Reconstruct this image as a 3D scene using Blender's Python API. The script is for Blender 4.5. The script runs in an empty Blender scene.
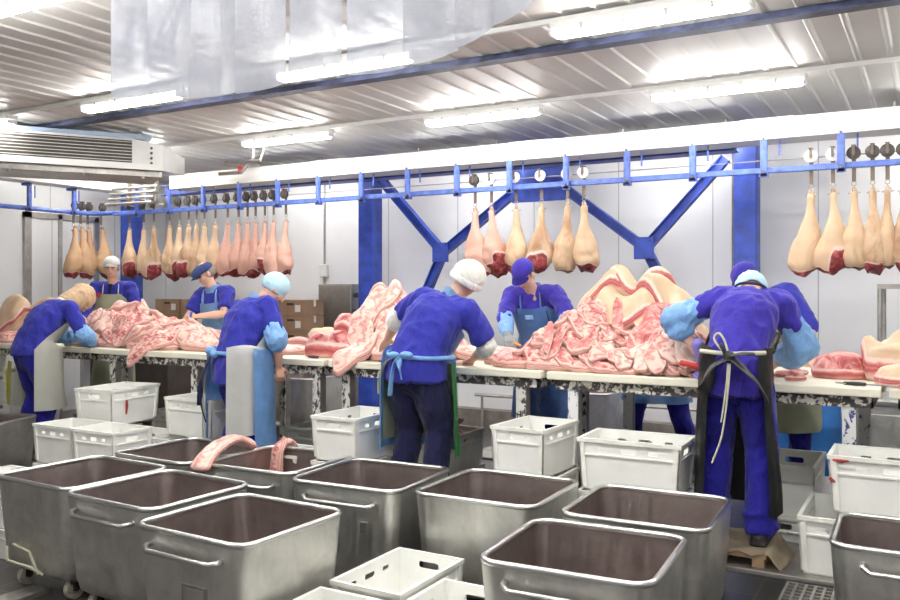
import bpy, bmesh, math, random
import numpy as np
from mathutils import Vector, Matrix, noise
from mathutils.geometry import tessellate_polygon

# ------------------------------------------------------------------ camera, light, exposure
# World axes: x runs along the long back wall (to the right), y goes into that wall, z is up.
SC = bpy.context.scene
COL = SC.collection
cam_d = bpy.data.cameras.new('camera')
cam_d.sensor_width = 36.0
cam_d.lens = 34.0
cam_d.shift_y = -10.0 / 900.0
cam = bpy.data.objects.new('camera', cam_d)
COL.objects.link(cam)
cam.location = (0, 0, 1.75)
cam.rotation_euler = (math.radians(90), 0, math.radians(29.8))
SC.camera = cam
world = bpy.data.worlds.new('world')
SC.world = world
world.use_nodes = True
world.node_tree.nodes['Background'].inputs[0].default_value = (0.9, 0.95, 1, 1)
world.node_tree.nodes['Background'].inputs[1].default_value = 0.3
SC.view_settings.view_transform = 'Standard'
SC.view_settings.look = 'None'
SC.view_settings.gamma = 1.0
SC.view_settings.use_curve_mapping = False
SC.view_settings.exposure = .70
LAMP = 34.0          # emission of the fluorescent diffusers

CEIL = 3.5
BACK, LEFT, RIGHT, NEAR = 9.8, -11.0, 4.0, -3.0
TABLE_Z = 1.22
STEP = 0.30          # height of the standing platforms
rng = random.Random(7)

# ------------------------------------------------------------------ helpers
def link(o, parent=None):
    COL.objects.link(o)
    if parent is not None:
        o.parent = parent
    return o

def empty(name, loc=(0, 0, 0), rz=0.0, parent=None):
    o = bpy.data.objects.new(name, None)
    o.location = loc
    o.rotation_euler = (0, 0, rz)
    o.empty_display_size = 0.1
    return link(o, parent)

def tag(o, label=None, cat=None, group=None, kind=None):
    if label: o['label'] = label
    if cat: o['category'] = cat
    if group: o['group'] = group
    if kind: o['kind'] = kind
    return o

def obj(name, bm, m, parent=None, loc=None, smooth=False, auto=None):
    me = bpy.data.meshes.new(name)
    if bm.faces:
        bmesh.ops.recalc_face_normals(bm, faces=bm.faces)
    bm.to_mesh(me)
    bm.free()
    for x in (m if isinstance(m, (list, tuple)) else [m]):
        me.materials.append(x)
    if smooth:
        me.polygons.foreach_set('use_smooth', [True] * len(me.polygons))
    o = bpy.data.objects.new(name, me)
    if loc is not None:
        o.location = loc
    if auto:
        me.set_sharp_from_angle(angle=math.radians(auto))
    return link(o, parent)

def copy_tree(o, parent=None):
    c = o.copy()
    COL.objects.link(c)
    if parent is not None:
        c.parent = parent
    for ch in list(o.children):
        copy_tree(ch, c)
    return c

def box(bm, x0, x1, y0, y1, z0, z1, M=None, bev=0.0):
    r = bmesh.ops.create_cube(bm, size=1.0)
    vs = r['verts']
    for v in vs:
        v.co = Vector((x0 + (v.co.x + .5) * (x1 - x0), y0 + (v.co.y + .5) * (y1 - y0), z0 + (v.co.z + .5) * (z1 - z0)))
    if bev:
        es = list({e for v in vs for e in v.link_edges})
        rr = bmesh.ops.bevel(bm, geom=es, offset=bev, segments=2, profile=.5, affect='EDGES')
        vs = list({v for f in rr['faces'] for v in f.verts} | {v for v in vs if v.is_valid})
    if M is not None:
        for v in vs:
            v.co = M @ v.co
    return vs

def frame_of(d, up=Vector((0, 0, 1))):
    d = d.normalized()
    if abs(d.dot(up)) > .97:
        up = Vector((0, 1, 0)) if abs(d.y) < .9 else Vector((1, 0, 0))
    x = d.cross(up).normalized()
    return x, x.cross(d).normalized()

def loft(bm, pts, n=14, cap=True, up=None, k0=1.0, k1=1.0):
    """closed tube through pts = [(p, rx, ry)], rx across, ry along `up`, rounded ends"""
    P = [Vector(p[0]) for p in pts]
    R = [(p[1], p[2] if len(p) > 2 else p[1]) for p in pts]
    fr = []
    u = Vector(up) if up is not None else None
    for i in range(len(P)):
        d = P[min(i + 1, len(P) - 1)] - P[max(i - 1, 0)]
        if d.length < 1e-9: d = Vector((0, 0, 1))
        d.normalize()
        if u is None:
            x, y = frame_of(d)
        else:
            y = (u - d * u.dot(d))
            if y.length < 1e-4:
                x, y = frame_of(d)
            else:
                y.normalize(); x = d.cross(y).normalized()
        if u is None: u = y.copy()
        fr.append((d, x, y))
    L = []
    def ring(c, x, y, rx, ry):
        L.append([bm.verts.new(c + x * (rx * math.cos(2 * math.pi * k / n)) + y * (ry * math.sin(2 * math.pi * k / n))) for k in range(n)])
    if cap:
        d, x, y = fr[0]; rx, ry = R[0]
        h = min(rx, ry)
        for t in (.97, .75, .4):
            s = math.sqrt(1 - t * t); ring(P[0] - d * h * t * k0, x, y, rx * s, ry * s)
    for i, (d, x, y) in enumerate(fr):
        ring(P[i], x, y, *R[i])
    if cap:
        d, x, y = fr[-1]; rx, ry = R[-1]
        h = min(rx, ry)
        for t in (.4, .75, .97):
            s = math.sqrt(1 - t * t); ring(P[-1] + d * h * t * k1, x, y, rx * s, ry * s)
    for a, b in zip(L, L[1:]):
        for k in range(n):
            bm.faces.new((a[k], a[(k + 1) % n], b[(k + 1) % n], b[k]))
    bm.faces.new(L[0][::-1]); bm.faces.new(L[-1])
    return L

def tube(bm, pts, r, n=8):
    return loft(bm, [(p, r, r) for p in pts], n=n, cap=False)

def ell(bm, c, r, M=None, seg=16, rings=10):
    res = bmesh.ops.create_uvsphere(bm, u_segments=seg, v_segments=rings, radius=1.0)
    c = Vector(c)
    for v in res['verts']:
        q = Vector((v.co.x * r[0], v.co.y * r[1], v.co.z * r[2]))
        v.co = (M @ q if M is not None else q) + c
    return res['verts']

def cyl(bm, a, b, r, n=16):
    return loft(bm, [(a, r, r), (b, r, r)], n=n, cap=False)

def remeshed(name, bm, m, parent, voxel=.012, smooth=4, disp=0.0, dscale=.1, loc=None):
    """join overlapping closed shapes into one continuous smooth skin"""
    me = bpy.data.meshes.new(name + '_raw')
    bmesh.ops.recalc_face_normals(bm, faces=bm.faces)
    bm.to_mesh(me); bm.free()
    o = bpy.data.objects.new(name + '_raw', me)
    COL.objects.link(o)
    md = o.modifiers.new('r', 'REMESH'); md.mode = 'VOXEL'; md.voxel_size = voxel; md.use_smooth_shade = True
    if smooth:
        ms = o.modifiers.new('s', 'SMOOTH'); ms.iterations = smooth; ms.factor = .5
    dg = bpy.context.evaluated_depsgraph_get()
    ev = o.evaluated_get(dg)
    me2 = bpy.data.meshes.new_from_object(ev)
    bpy.data.objects.remove(o); bpy.data.meshes.remove(me)
    if disp:
        n = len(me2.vertices)
        co = np.empty(n * 3, 'f'); me2.vertices.foreach_get('co', co); co = co.reshape(-1, 3)
        nr = np.empty(n * 3, 'f'); me2.vertices.foreach_get('normal', nr); nr = nr.reshape(-1, 3)
        off = Vector((rng.random() * 50, rng.random() * 50, 0))
        for i in range(n):
            q = Vector(co[i]) / dscale + off
            q.z *= .6
            w = noise.noise(q); w2 = 1 - 2 * abs(noise.noise(q * 1.7 + Vector((9, 3, 1))))
            co[i] += nr[i] * disp * (.6 * w + .6 * (w2 - .55))
        me2.vertices.foreach_set('co', co.ravel())
    me2.name = name
    me2.materials.clear()
    me2.materials.append(m)
    me2.polygons.foreach_set('use_smooth', [True] * len(me2.polygons))
    o2 = bpy.data.objects.new(name, me2)
    if loc is not None: o2.location = loc
    return link(o2, parent)

# ------------------------------------------------------------------ materials
def new_mat(name):
    m = bpy.data.materials.new(name); m.use_nodes = True
    nt = m.node_tree
    return m, nt, nt.nodes['Principled BSDF']

def nd(nt, t, **kw):
    n = nt.nodes.new(t)
    for k, v in kw.items():
        if k.startswith('i_'): n.inputs[k[2:].replace('_', ' ')].default_value = v
        else: setattr(n, k, v)
    return n

def ramp(nt, stops, src=None, interp='LINEAR'):
    r = nt.nodes.new('ShaderNodeValToRGB')
    r.color_ramp.interpolation = interp
    e = r.color_ramp.elements
    while len(e) > 1: e.remove(e[-1])
    e[0].position = stops[0][0]; e[0].color = (*stops[0][1], 1)
    for p, c in stops[1:]:
        q = e.new(p); q.color = (*c, 1)
    if src is not None: nt.links.new(src, r.inputs[0])
    return r

def coords(nt, space='Object', scale=(1, 1, 1), rand=False):
    tc = nt.nodes.new('ShaderNodeTexCoord')
    mp = nt.nodes.new('ShaderNodeMapping')
    mp.inputs['Scale'].default_value = scale
    nt.links.new(tc.outputs[space], mp.inputs[0])
    if rand:
        oi = nt.nodes.new('ShaderNodeObjectInfo')
        mu = nt.nodes.new('ShaderNodeMath'); mu.operation = 'MULTIPLY'; mu.inputs[1].default_value = 37.0
        nt.links.new(oi.outputs['Random'], mu.inputs[0])
        nt.links.new(mu.outputs[0], mp.inputs['Location'])
    return mp.outputs[0]

def tex(nt, vec, scale, detail=4, rough=.55, dist=0):
    n = nt.nodes.new('ShaderNodeTexNoise')
    n.inputs['Scale'].default_value = scale; n.inputs['Detail'].default_value = detail
    n.inputs['Roughness'].default_value = rough; n.inputs['Distortion'].default_value = dist
    nt.links.new(vec, n.inputs['Vector'])
    return n.outputs['Fac']

def bump(nt, b, h, strength=.2, dist=.01):
    n = nt.nodes.new('ShaderNodeBump')
    n.inputs['Strength'].default_value = strength; n.inputs['Distance'].default_value = dist
    nt.links.new(h, n.inputs['Height']); nt.links.new(n.outputs[0], b.inputs['Normal'])

def simple(name, c, rough=.5, metal=0.0, var=.12, scale=6, bmp=0.0, bscale=40, c2=None, spec=.5, trans=0, alpha=1, coat=0):
    m, nt, b = new_mat(name)
    v = coords(nt)
    n = tex(nt, v, scale)
    a = tuple(max(0, x * (1 - var)) for x in c); bb = c2 or tuple(min(1, x * (1 + var)) for x in c)
    r = ramp(nt, [(.3, a), (.7, bb)], n)
    nt.links.new(r.outputs[0], b.inputs['Base Color'])
    b.inputs['Roughness'].default_value = rough
    b.inputs['Metallic'].default_value = metal
    b.inputs['Specular IOR Level'].default_value = spec
    b.inputs['Alpha'].default_value = alpha
    b.inputs['Coat Weight'].default_value = coat
    if trans: b.inputs['Transmission Weight'].default_value = trans
    if bmp:
        bump(nt, b, tex(nt, v, bscale, 3), bmp, .01)
    return m

def fabric(name, c, wr=.6):
    m, nt, b = new_mat(name)
    v = coords(nt)
    r = ramp(nt, [(.3, tuple(x * .8 for x in c)), (.7, tuple(min(1, x * 1.12) for x in c))], tex(nt, v, 5, 5))
    nt.links.new(r.outputs[0], b.inputs['Base Color'])
    b.inputs['Roughness'].default_value = .82
    b.inputs['Specular IOR Level'].default_value = .2
    b.inputs['Sheen Weight'].default_value = .15
    bump(nt, b, tex(nt, coords(nt, scale=(1, 1, .55)), 13, 4, .6, .6), wr, .03)
    return m

def film(name, c, alpha=.8):
    m, nt, b = new_mat(name)
    v = coords(nt)
    r = ramp(nt, [(.3, tuple(x * .85 for x in c)), (.7, tuple(min(1, x * 1.15) for x in c))], tex(nt, v, 9, 5))
    nt.links.new(r.outputs[0], b.inputs['Base Color'])
    b.inputs['Roughness'].default_value = .3
    b.inputs['Alpha'].default_value = alpha
    bump(nt, b, tex(nt, v, 26, 5, .65, 1.2), .6, .02)
    return m

def chipped(name, base, chip, amount=.5, scale=28, stretch=(1, 1, .6)):
    m, nt, b = new_mat(name)
    v = coords(nt, scale=stretch)
    n = tex(nt, v, scale, 6, .7, .4)
    r = ramp(nt, [(amount - .02, chip), (amount + .02, base)], n)
    nt.links.new(r.outputs[0], b.inputs['Base Color'])
    b.inputs['Roughness'].default_value = .55
    bump(nt, b, r.outputs[0], .3, .004)
    return m

def steel_mat(name, c=(.52, .51, .50), rough=.36, dark=.6):
    m, nt, b = new_mat(name)
    v = coords(nt, rand=True)
    n = tex(nt, v, 5, 6, .65, .5)
    r = ramp(nt, [(.3, tuple(x * dark for x in c)), (.62, c)], n)
    nt.links.new(r.outputs[0], b.inputs['Base Color'])
    b.inputs['Metallic'].default_value = 1.0
    n2 = tex(nt, coords(nt, scale=(1, 1, .08), rand=True), 60, 3)
    rr = ramp(nt, [(.3, (rough - .1,) * 3), (.7, (rough + .12,) * 3)], n2)
    nt.links.new(rr.outputs[0], b.inputs['Roughness'])
    bump(nt, b, tex(nt, v, 9, 3), .12, .02)
    return m

M = {}
M['steel'] = steel_mat('brushed_steel', (.74, .735, .70), .45, .72)
M['tub_in'] = steel_mat('greasy_steel', (.44, .375, .355), .45, .7)  # dark brownish reflections inside the tubs are painted into this colour
M['rim'] = simple('polished_steel', (.70, .70, .69), .28, 1.0, var=.06)
M['galv'] = steel_mat('galvanised_steel', (.55, .53, .50), .5, .7)
M['dark_metal'] = simple('dark_metal', (.09, .08, .075), .5, .6)
M['rusty'] = simple('brown_steel_strap', (.2, .155, .125), .55, .5)
M['white_metal'] = simple('white_enamel', (.82, .82, .80), .35, var=.05)
M['beam_white'] = chipped('white_beam_paint', (.86, .86, .83), (.62, .60, .54), .30, 9, (1, 1, 1))
M['blue'] = simple('blue_paint', (.028, .07, .42), .42, var=.35, scale=7, bmp=.08, bscale=50)
M['blue_rail'] = simple('worn_blue_rail_paint', (.10, .17, .55), .38, var=.35, scale=14)
M['crate'] = simple('white_crate_plastic', (.88, .88, .845), .42, var=.06, scale=4, bmp=.05)
M['crate_rim'] = simple('crate_rim_plastic', (.89, .885, .83), .4, var=.08, scale=7)
M['crate_grey'] = simple('cloudy_grey_crate_plastic', (.52, .52, .47), .42, var=.12, scale=6)
M['crate_green'] = simple('greenish_white_plastic', (.62, .63, .54), .45, var=.12, scale=9)
M['board'] = simple('cream_cutting_board', (.86, .82, .68), .45, var=.05, scale=5, bmp=.06)
M['chip_black'] = chipped('chipped_white_paint_black', (.76, .74, .69), (.05, .045, .045), .47, 24)
M['chip_blue'] = chipped('chipped_white_paint_blue', (.82, .82, .83), (.03, .05, .24), .43, 20)
M['rail_black'] = chipped('peeling_frame_paint_black', (.72, .69, .62), (.06, .05, .05), .52, 22, (1, 1, 1))
M['leg_grey'] = simple('bare_grey_leg_steel', (.30, .27, .24), .5, .5, var=.25)
M['cardboard'] = simple('brown_cardboard', (.30, .19, .115), .8, var=.14, scale=5)
M['card_tape'] = simple('pale_parcel_label', (.70, .68, .63), .5, var=.1)
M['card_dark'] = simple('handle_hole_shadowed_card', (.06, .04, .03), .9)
M['wood'] = simple('old_pallet_wood', (.36, .25, .15), .8, var=.3, scale=8)
M['mat_card'] = simple('flattened_carton_sheet', (.52, .44, .32), .85, var=.18, scale=7, bmp=.3, bscale=14)
M['skin'] = simple('skin', (.66, .40, .30), .5, var=.07, scale=6)
M['skin_red'] = simple('ruddy_skin', (.62, .35, .26), .5, var=.1, scale=6)
M['cloth_blue'] = fabric('royal_blue_cotton', (.032, .036, .34))
M['cloth_violet'] = fabric('violet_blue_cotton', (.048, .033, .36))
M['cloth_trouser'] = fabric('deep_blue_cotton', (.020, .017, .28))
M['cloth_navy'] = fabric('navy_cotton', (.012, .013, .055))
M['cloth_navycap'] = fabric('navy_cap_cotton', (.03, .05, .16))
M['film_blue'] = film('light_blue_film', (.22, .45, .82), .92)
M['film_pale'] = film('pale_blue_film', (.30, .52, .82), .92)
M['film_apron'] = film('blue_film_apron', (.13, .26, .60), .95)
M['film_clear'] = film('clear_film', (.55, .57, .60), .55)
M['net'] = fabric('pale_blue_hairnet', (.50, .74, .86), .9)
M['net_brown'] = film('beige_net_over_brown_hair', (.60, .42, .25), 1)
M['white_cloth'] = fabric('white_cloth', (.78, .78, .74), .3)
M['knit'] = fabric('white_knit', (.80, .79, .74), 1.0)
M['apron_cream'] = simple('cream_rubber_apron', (.70, .70, .62), .45, var=.06, bmp=.12, bscale=9)
M['apron_sage'] = simple('sage_rubber_apron', (.55, .58, .42), .5, var=.1, bmp=.12, bscale=9)
M['apron_white'] = simple('white_rubber_apron', (.82, .82, .79), .45, var=.05, bmp=.12, bscale=7)
M['apron_green'] = simple('green_rubber_edge', (.07, .30, .09), .5, var=.15)
M['yellow'] = simple('yellow_green_lining', (.58, .58, .10), .6)
M['black_film'] = simple('black_plastic_apron', (.035, .035, .036), .33, var=.3, bmp=.7, bscale=18)
M['cord'] = simple('cream_cord', (.62, .60, .46), .8)
M['shoe'] = simple('black_rubber_shoe', (.022, .02, .02), .55)
M['glove_grey'] = fabric('grey_mesh_glove', (.27, .29, .30), .8)
M['glove_violet'] = simple('violet_rubber_glove', (.24, .20, .62), .4)
M['red'] = simple('red_plastic', (.55, .03, .02), .4)
M['orange'] = simple('orange_plastic', (.85, .28, .02), .4)
M['blue_plastic'] = simple('bright_blue_plastic', (.02, .12, .60), .4)
M['barrel'] = simple('blue_barrel_plastic', (.035, .19, .56), .42, var=.12, bmp=.05)
M['knife'] = steel_mat('knife_steel', (.35, .35, .35), .3)
M['hair'] = simple('dark_hair', (.05, .035, .025), .6)
M['hair_grey'] = simple('grey_hair', (.28, .26, .24), .6)
M['eye'] = simple('dark_eye', (.03, .02, .02), .3)
M['lip'] = simple('lip', (.45, .18, .15), .5)
M['rubber'] = simple('pale_caster_rubber', (.50, .46, .38), .6)
M['plate'] = steel_mat('stamped_plate_steel', (.40, .39, .38), .45)
M['fin'] = simple('dark_cooler_fins', (.05, .045, .04), .5, .5)
M['cooler'] = simple('white_cooler_sheet', (.80, .80, .78), .35, var=.04)
M['cooler_blue'] = simple('blue_grey_cooler_edge', (.33, .42, .55), .35, .5)
M['cabinet'] = steel_mat('grey_cabinet_steel', (.42, .42, .40), .5, .85)
M['pipe_blue'] = simple('dark_blue_ceiling_rail_paint', (.05, .06, .12), .45, .4, var=.6, scale=10)

def wall_mat(name, c, pitch, seam, axis):
    m, nt, b = new_mat(name)
    tc = nt.nodes.new('ShaderNodeTexCoord'); sx = nt.nodes.new('ShaderNodeSeparateXYZ')
    nt.links.new(tc.outputs['Object'], sx.inputs[0])
    def line(period, width):
        a = nd(nt, 'ShaderNodeMath', operation='DIVIDE'); a.inputs[1].default_value = period
        nt.links.new(sx.outputs[axis], a.inputs[0])
        f = nd(nt, 'ShaderNodeMath', operation='FRACT'); nt.links.new(a.outputs[0], f.inputs[0])
        l = nd(nt, 'ShaderNodeMath', operation='LESS_THAN'); l.inputs[1].default_value = width / period
        nt.links.new(f.outputs[0], l.inputs[0])
        return l.outputs[0]
    s = line(seam, .012); p = line(pitch, pitch * .3)
    n = tex(nt, tc.outputs['Object'], 1.5, 4)
    r = ramp(nt, [(.3, tuple(x * .95 for x in c)), (.7, c)], n)
    mx = nd(nt, 'ShaderNodeMix', data_type='RGBA')
    nt.links.new(s, mx.inputs['Factor']); nt.links.new(r.outputs[0], mx.inputs['A'])
    mx.inputs['B'].default_value = (c[0] * .55, c[1] * .55, c[2] * .55, 1)
    nt.links.new(mx.outputs['Result'], b.inputs['Base Color'])
    b.inputs['Roughness'].default_value = .38
    mxx = nd(nt, 'ShaderNodeMath', operation='ADD'); nt.links.new(s, mxx.inputs[0]); nt.links.new(p, mxx.inputs[1])
    bb = nd(nt, 'ShaderNodeBump', invert=True); bb.inputs['Strength'].default_value = .25; bb.inputs['Distance'].default_value = .004
    nt.links.new(mxx.outputs[0], bb.inputs['Height']); nt.links.new(bb.outputs[0], b.inputs['Normal'])
    return m
M['wall_x'] = wall_mat('white_wall_panel_long', (.87, .875, .885), .11, 1.1, 'X')
M['wall_y'] = wall_mat('white_wall_panel_side', (.83, .835, .845), .11, 1.1, 'Y')
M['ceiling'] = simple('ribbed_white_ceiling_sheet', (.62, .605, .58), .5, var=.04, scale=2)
M['ceil_seam'] = simple('ceiling_seam', (.22, .21, .20), .5)

def floor_mat():
    m, nt, b = new_mat('wet_dark_floor_tiles')
    v = coords(nt)
    br = nd(nt, 'ShaderNodeTexBrick', offset=0.0)
    nt.links.new(v, br.inputs['Vector'])
    br.inputs['Scale'].default_value = 1.0
    br.inputs['Brick Width'].default_value = .3; br.inputs['Row Height'].default_value = .3
    br.inputs['Mortar Size'].default_value = .006
    br.inputs['Color1'].default_value = (.055, .05, .05, 1); br.inputs['Color2'].default_value = (.075, .068, .065, 1)
    br.inputs['Mortar'].default_value = (.15, .11, .08, 1)
    nt.links.new(br.outputs['Color'], b.inputs['Base Color'])
    b.inputs['Roughness'].default_value = .28
    bump(nt, b, tex(nt, v, 8), .1, .01)
    return m
M['floor'] = floor_mat()

def emit(name, c, s):
    m, nt, b = new_mat(name)
    b.inputs['Base Color'].default_value = (.9, .9, .9, 1)
    b.inputs['Emission Color'].default_value = (*c, 1)
    b.inputs['Emission Strength'].default_value = s
    return m
M['lamp_dim'] = emit('old_dim_fluorescent_diffuser', (1, .985, .95), LAMP * .7)  # back-row tubes turned down to lessen the wash on the upper wall
M['lamp'] = emit('fluorescent_diffuser', (1, .985, .95), LAMP)

def strip_mat():
    m, nt, b = new_mat('clear_pvc_strip')
    v = coords(nt)
    b.inputs['Base Color'].default_value = (.56, .59, .66, 1)
    r = ramp(nt, [(.35, (.58,) * 3), (.75, (.76,) * 3)], tex(nt, v, 7, 6))
    nt.links.new(r.outputs[0], b.inputs['Alpha'])
    b.inputs['Roughness'].default_value = .16
    bump(nt, b, tex(nt, v, 60, 3), .15, .01)
    return m
M['strip'] = strip_mat()

# ---- meat: vertex attributes side (0 top, 1 cut edge) and lay (0 bottom .. 1 top) say which tissue shows
def meat_mat(name, top, side, band=None, scale=9, sheen=.32, stretch=(1, 1, 1)):
    m, nt, b = new_mat(name)
    v = coords(nt, scale=stretch, rand=True)
    nz = tex(nt, v, scale, 4, .55, 1.2)
    src = nz
    if band:
        w = nd(nt, 'ShaderNodeTexWave'); w.inputs['Scale'].default_value = band
        w.inputs['Distortion'].default_value = 9; w.inputs['Detail'].default_value = 4; w.inputs['Detail Scale'].default_value = 3.0
        nt.links.new(v, w.inputs['Vector'])
        mxx = nd(nt, 'ShaderNodeMix'); mxx.inputs['Factor'].default_value = .28
        nt.links.new(nz, mxx.inputs['A']); nt.links.new(w.outputs['Fac'], mxx.inputs['B'])
        src = mxx.outputs['Result']
    rt = ramp(nt, top, src)
    la = nd(nt, 'ShaderNodeAttribute', attribute_name='lay')
    n2 = tex(nt, v, 10, 5, .65)
    ma = nd(nt, 'ShaderNodeMath', operation='MULTIPLY_ADD'); ma.inputs[1].default_value = .55
    nt.links.new(n2, ma.inputs[0]); nt.links.new(la.outputs['Fac'], ma.inputs[2])
    sb = nd(nt, 'ShaderNodeMath', operation='SUBTRACT'); sb.inputs[1].default_value = .275
    nt.links.new(ma.outputs[0], sb.inputs[0])
    rs = ramp(nt, side, sb.outputs[0])
    at = nd(nt, 'ShaderNodeAttribute', attribute_name='side')
    n3 = tex(nt, v, 20, 3)
    ad = nd(nt, 'ShaderNodeMath', operation='MULTIPLY_ADD'); ad.inputs[1].default_value = .5
    nt.links.new(n3, ad.inputs[0]); nt.links.new(at.outputs['Fac'], ad.inputs[2])
    st = ramp(nt, [(.68, (0, 0, 0)), (.80, (1, 1, 1))], ad.outputs[0])
    mx = nd(nt, 'ShaderNodeMix', data_type='RGBA')
    nt.links.new(st.outputs[0], mx.inputs['Factor']); nt.links.new(rt.outputs[0], mx.inputs['A']); nt.links.new(rs.outputs[0], mx.inputs['B'])
    nt.links.new(mx.outputs['Result'], b.inputs['Base Color'])
    b.inputs['Roughness'].default_value = sheen
    b.inputs['Subsurface Weight'].default_value = .04
    b.inputs['Subsurface Radius'].default_value = (.02, .008, .005)
    bump(nt, b, src, .45, .012)
    return m
FAT = (.70, .45, .38); FATW = (.74, .56, .48); PINK = (.64, .28, .25); ROSE = (.60, .20, .19); RED = (.40, .07, .07); DEEP = (.22, .03, .035); RIND = (.62, .44, .29); TAN = (.66, .44, .27)
STR = [(.0, FATW), (.14, PINK), (.24, FAT), (.33, ROSE), (.44, FATW), (.54, RED), (.64, FAT), (.74, PINK), (.84, FATW), (1.0, FAT)]
CUT = [(.0, RIND), (.10, FATW), (.22, FAT), (.30, PINK), (.40, RED), (.52, ROSE), (.62, RED), (.72, PINK), (.80, FATW), (.92, FATW), (1.0, RIND)]
M['m_rib'] = meat_mat('pork_ribs', [(.30, RED), (.41, ROSE), (.50, PINK), (.59, FAT), (.70, FATW)], STR, 9, 15, .32, (.4, 1.3, 1))
M['m_belly'] = meat_mat('pork_belly', [(.26, ROSE), (.38, PINK), (.47, FAT), (.58, FATW), (.75, FATW)], STR, 6, 9, .32, (.5, 1.2, 1))
M['m_rind'] = meat_mat('pork_rind', [(.25, tuple(x * .86 for x in RIND)), (.5, RIND), (.7, (.70, .53, .37))], CUT, None, 4, .4)
M['m_tan'] = meat_mat('tan_pork_rind', [(.25, tuple(x * .75 for x in TAN)), (.5, TAN), (.75, (.76, .55, .38))], CUT, None, 5, .4)
M['m_lean'] = meat_mat('lean_pork', [(.28, DEEP), (.40, RED), (.5, ROSE), (.6, PINK), (.72, FATW)], [(.0, FAT), (.2, ROSE), (.45, RED), (.7, ROSE), (.85, FATW), (1, FAT)], None, 12)
M['m_trim'] = meat_mat('pork_trimming', [(.33, RED), (.48, ROSE), (.57, PINK), (.64, FAT), (.75, FATW)], STR, None, 18)
M['bone'] = simple('bone_end', (.78, .66, .55), .5)

def ham_mat(name, skin, skin2):
    m, nt, b = new_mat(name)
    v = coords(nt, rand=True)
    oi = nt.nodes.new('ShaderNodeObjectInfo')
    hm = nd(nt, 'ShaderNodeMath', operation='MULTIPLY_ADD'); hm.inputs[1].default_value = .34
    nt.links.new(oi.outputs['Random'], hm.inputs[0]); nt.links.new(tex(nt, coords(nt, scale=(1, 1, .5), rand=True), 6, 5, .65, .8), hm.inputs[2])
    r1 = ramp(nt, [(.38, skin2), (.62, skin), (.85, tuple(min(1, x * 1.1) for x in skin))], hm.outputs[0])
    r2 = ramp(nt, [(.28, (.12, .02, .02)), (.45, DEEP), (.55, RED), (.65, ROSE), (.76, FATW)], tex(nt, v, 13, 5, .6, 1.0))
    at = nd(nt, 'ShaderNodeAttribute', attribute_name='cut')
    ad = nd(nt, 'ShaderNodeMath', operation='MULTIPLY_ADD'); ad.inputs[1].default_value = .3
    nt.links.new(tex(nt, v, 12, 4), ad.inputs[0]); nt.links.new(at.outputs['Fac'], ad.inputs[2])
    s1 = ramp(nt, [(.52, (0, 0, 0)), (.58, (1, 1, 1))], ad.outputs[0])
    s2 = ramp(nt, [(.70, (0, 0, 0)), (.78, (1, 1, 1))], ad.outputs[0])
    mx = nd(nt, 'ShaderNodeMix', data_type='RGBA'); my = nd(nt, 'ShaderNodeMix', data_type='RGBA')
    nt.links.new(s1.outputs[0], mx.inputs['Factor']); nt.links.new(r1.outputs[0], mx.inputs['A']); mx.inputs['B'].default_value = (.72, .55, .47, 1)
    nt.links.new(s2.outputs[0], my.inputs['Factor']); nt.links.new(mx.outputs['Result'], my.inputs['A']); nt.links.new(r2.outputs[0], my.inputs['B'])
    nt.links.new(my.outputs['Result'], b.inputs['Base Color'])
    b.inputs['Roughness'].default_value = .42
    b.inputs['Subsurface Weight'].default_value = .1
    b.inputs['Subsurface Radius'].default_value = (.02, .008, .005)
    bump(nt, b, tex(nt, v, 11, 5), .5, .014)
    return m
M['ham_cream'] = ham_mat('cream_ham_skin', (.62, .44, .285), (.40, .22, .12))
M['ham_pink'] = ham_mat('pink_ham_skin', (.60, .35, .275), (.38, .16, .12))
M['ham_tan'] = ham_mat('tan_ham_skin', (.50, .32, .18), (.36, .20, .11))

# ------------------------------------------------------------------ the room
def struct(name, bm, m, **kw):
    o = obj(name, bm, m, **kw); o['kind'] = 'structure'; return o

bm = bmesh.new(); box(bm, LEFT, RIGHT, NEAR, BACK, -.1, 0); struct('floor', bm, M['floor'])
bm = bmesh.new(); box(bm, LEFT - .1, RIGHT + .1, BACK, BACK + .1, 0, CEIL + .1); struct('wall_back', bm, M['wall_x'])
bm = bmesh.new(); box(bm, LEFT - .1, LEFT, NEAR, BACK, 0, CEIL + .1); struct('wall_left', bm, M['wall_y'])
bm = bmesh.new(); box(bm, RIGHT, RIGHT + .1, NEAR, BACK, 0, CEIL + .1); struct('wall_right', bm, M['wall_y'])
bm = bmesh.new(); box(bm, LEFT - .1, RIGHT + .1, NEAR - .1, NEAR, 0, CEIL + .1); struct('wall_front', bm, M['wall_x'])
# ribbed ceiling: a folded sheet whose ribs run into the back wall
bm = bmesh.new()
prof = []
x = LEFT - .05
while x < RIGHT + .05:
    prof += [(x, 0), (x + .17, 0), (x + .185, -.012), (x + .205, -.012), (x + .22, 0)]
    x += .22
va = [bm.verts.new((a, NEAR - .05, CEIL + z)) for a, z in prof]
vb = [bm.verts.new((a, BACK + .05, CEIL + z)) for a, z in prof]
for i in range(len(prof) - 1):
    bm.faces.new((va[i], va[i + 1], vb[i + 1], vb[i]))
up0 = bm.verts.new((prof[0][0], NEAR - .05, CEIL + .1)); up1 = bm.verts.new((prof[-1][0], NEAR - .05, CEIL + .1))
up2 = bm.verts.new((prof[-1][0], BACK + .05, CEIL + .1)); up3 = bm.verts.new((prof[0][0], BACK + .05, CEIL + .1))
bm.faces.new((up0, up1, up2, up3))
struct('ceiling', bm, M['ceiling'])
n = 0
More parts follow.
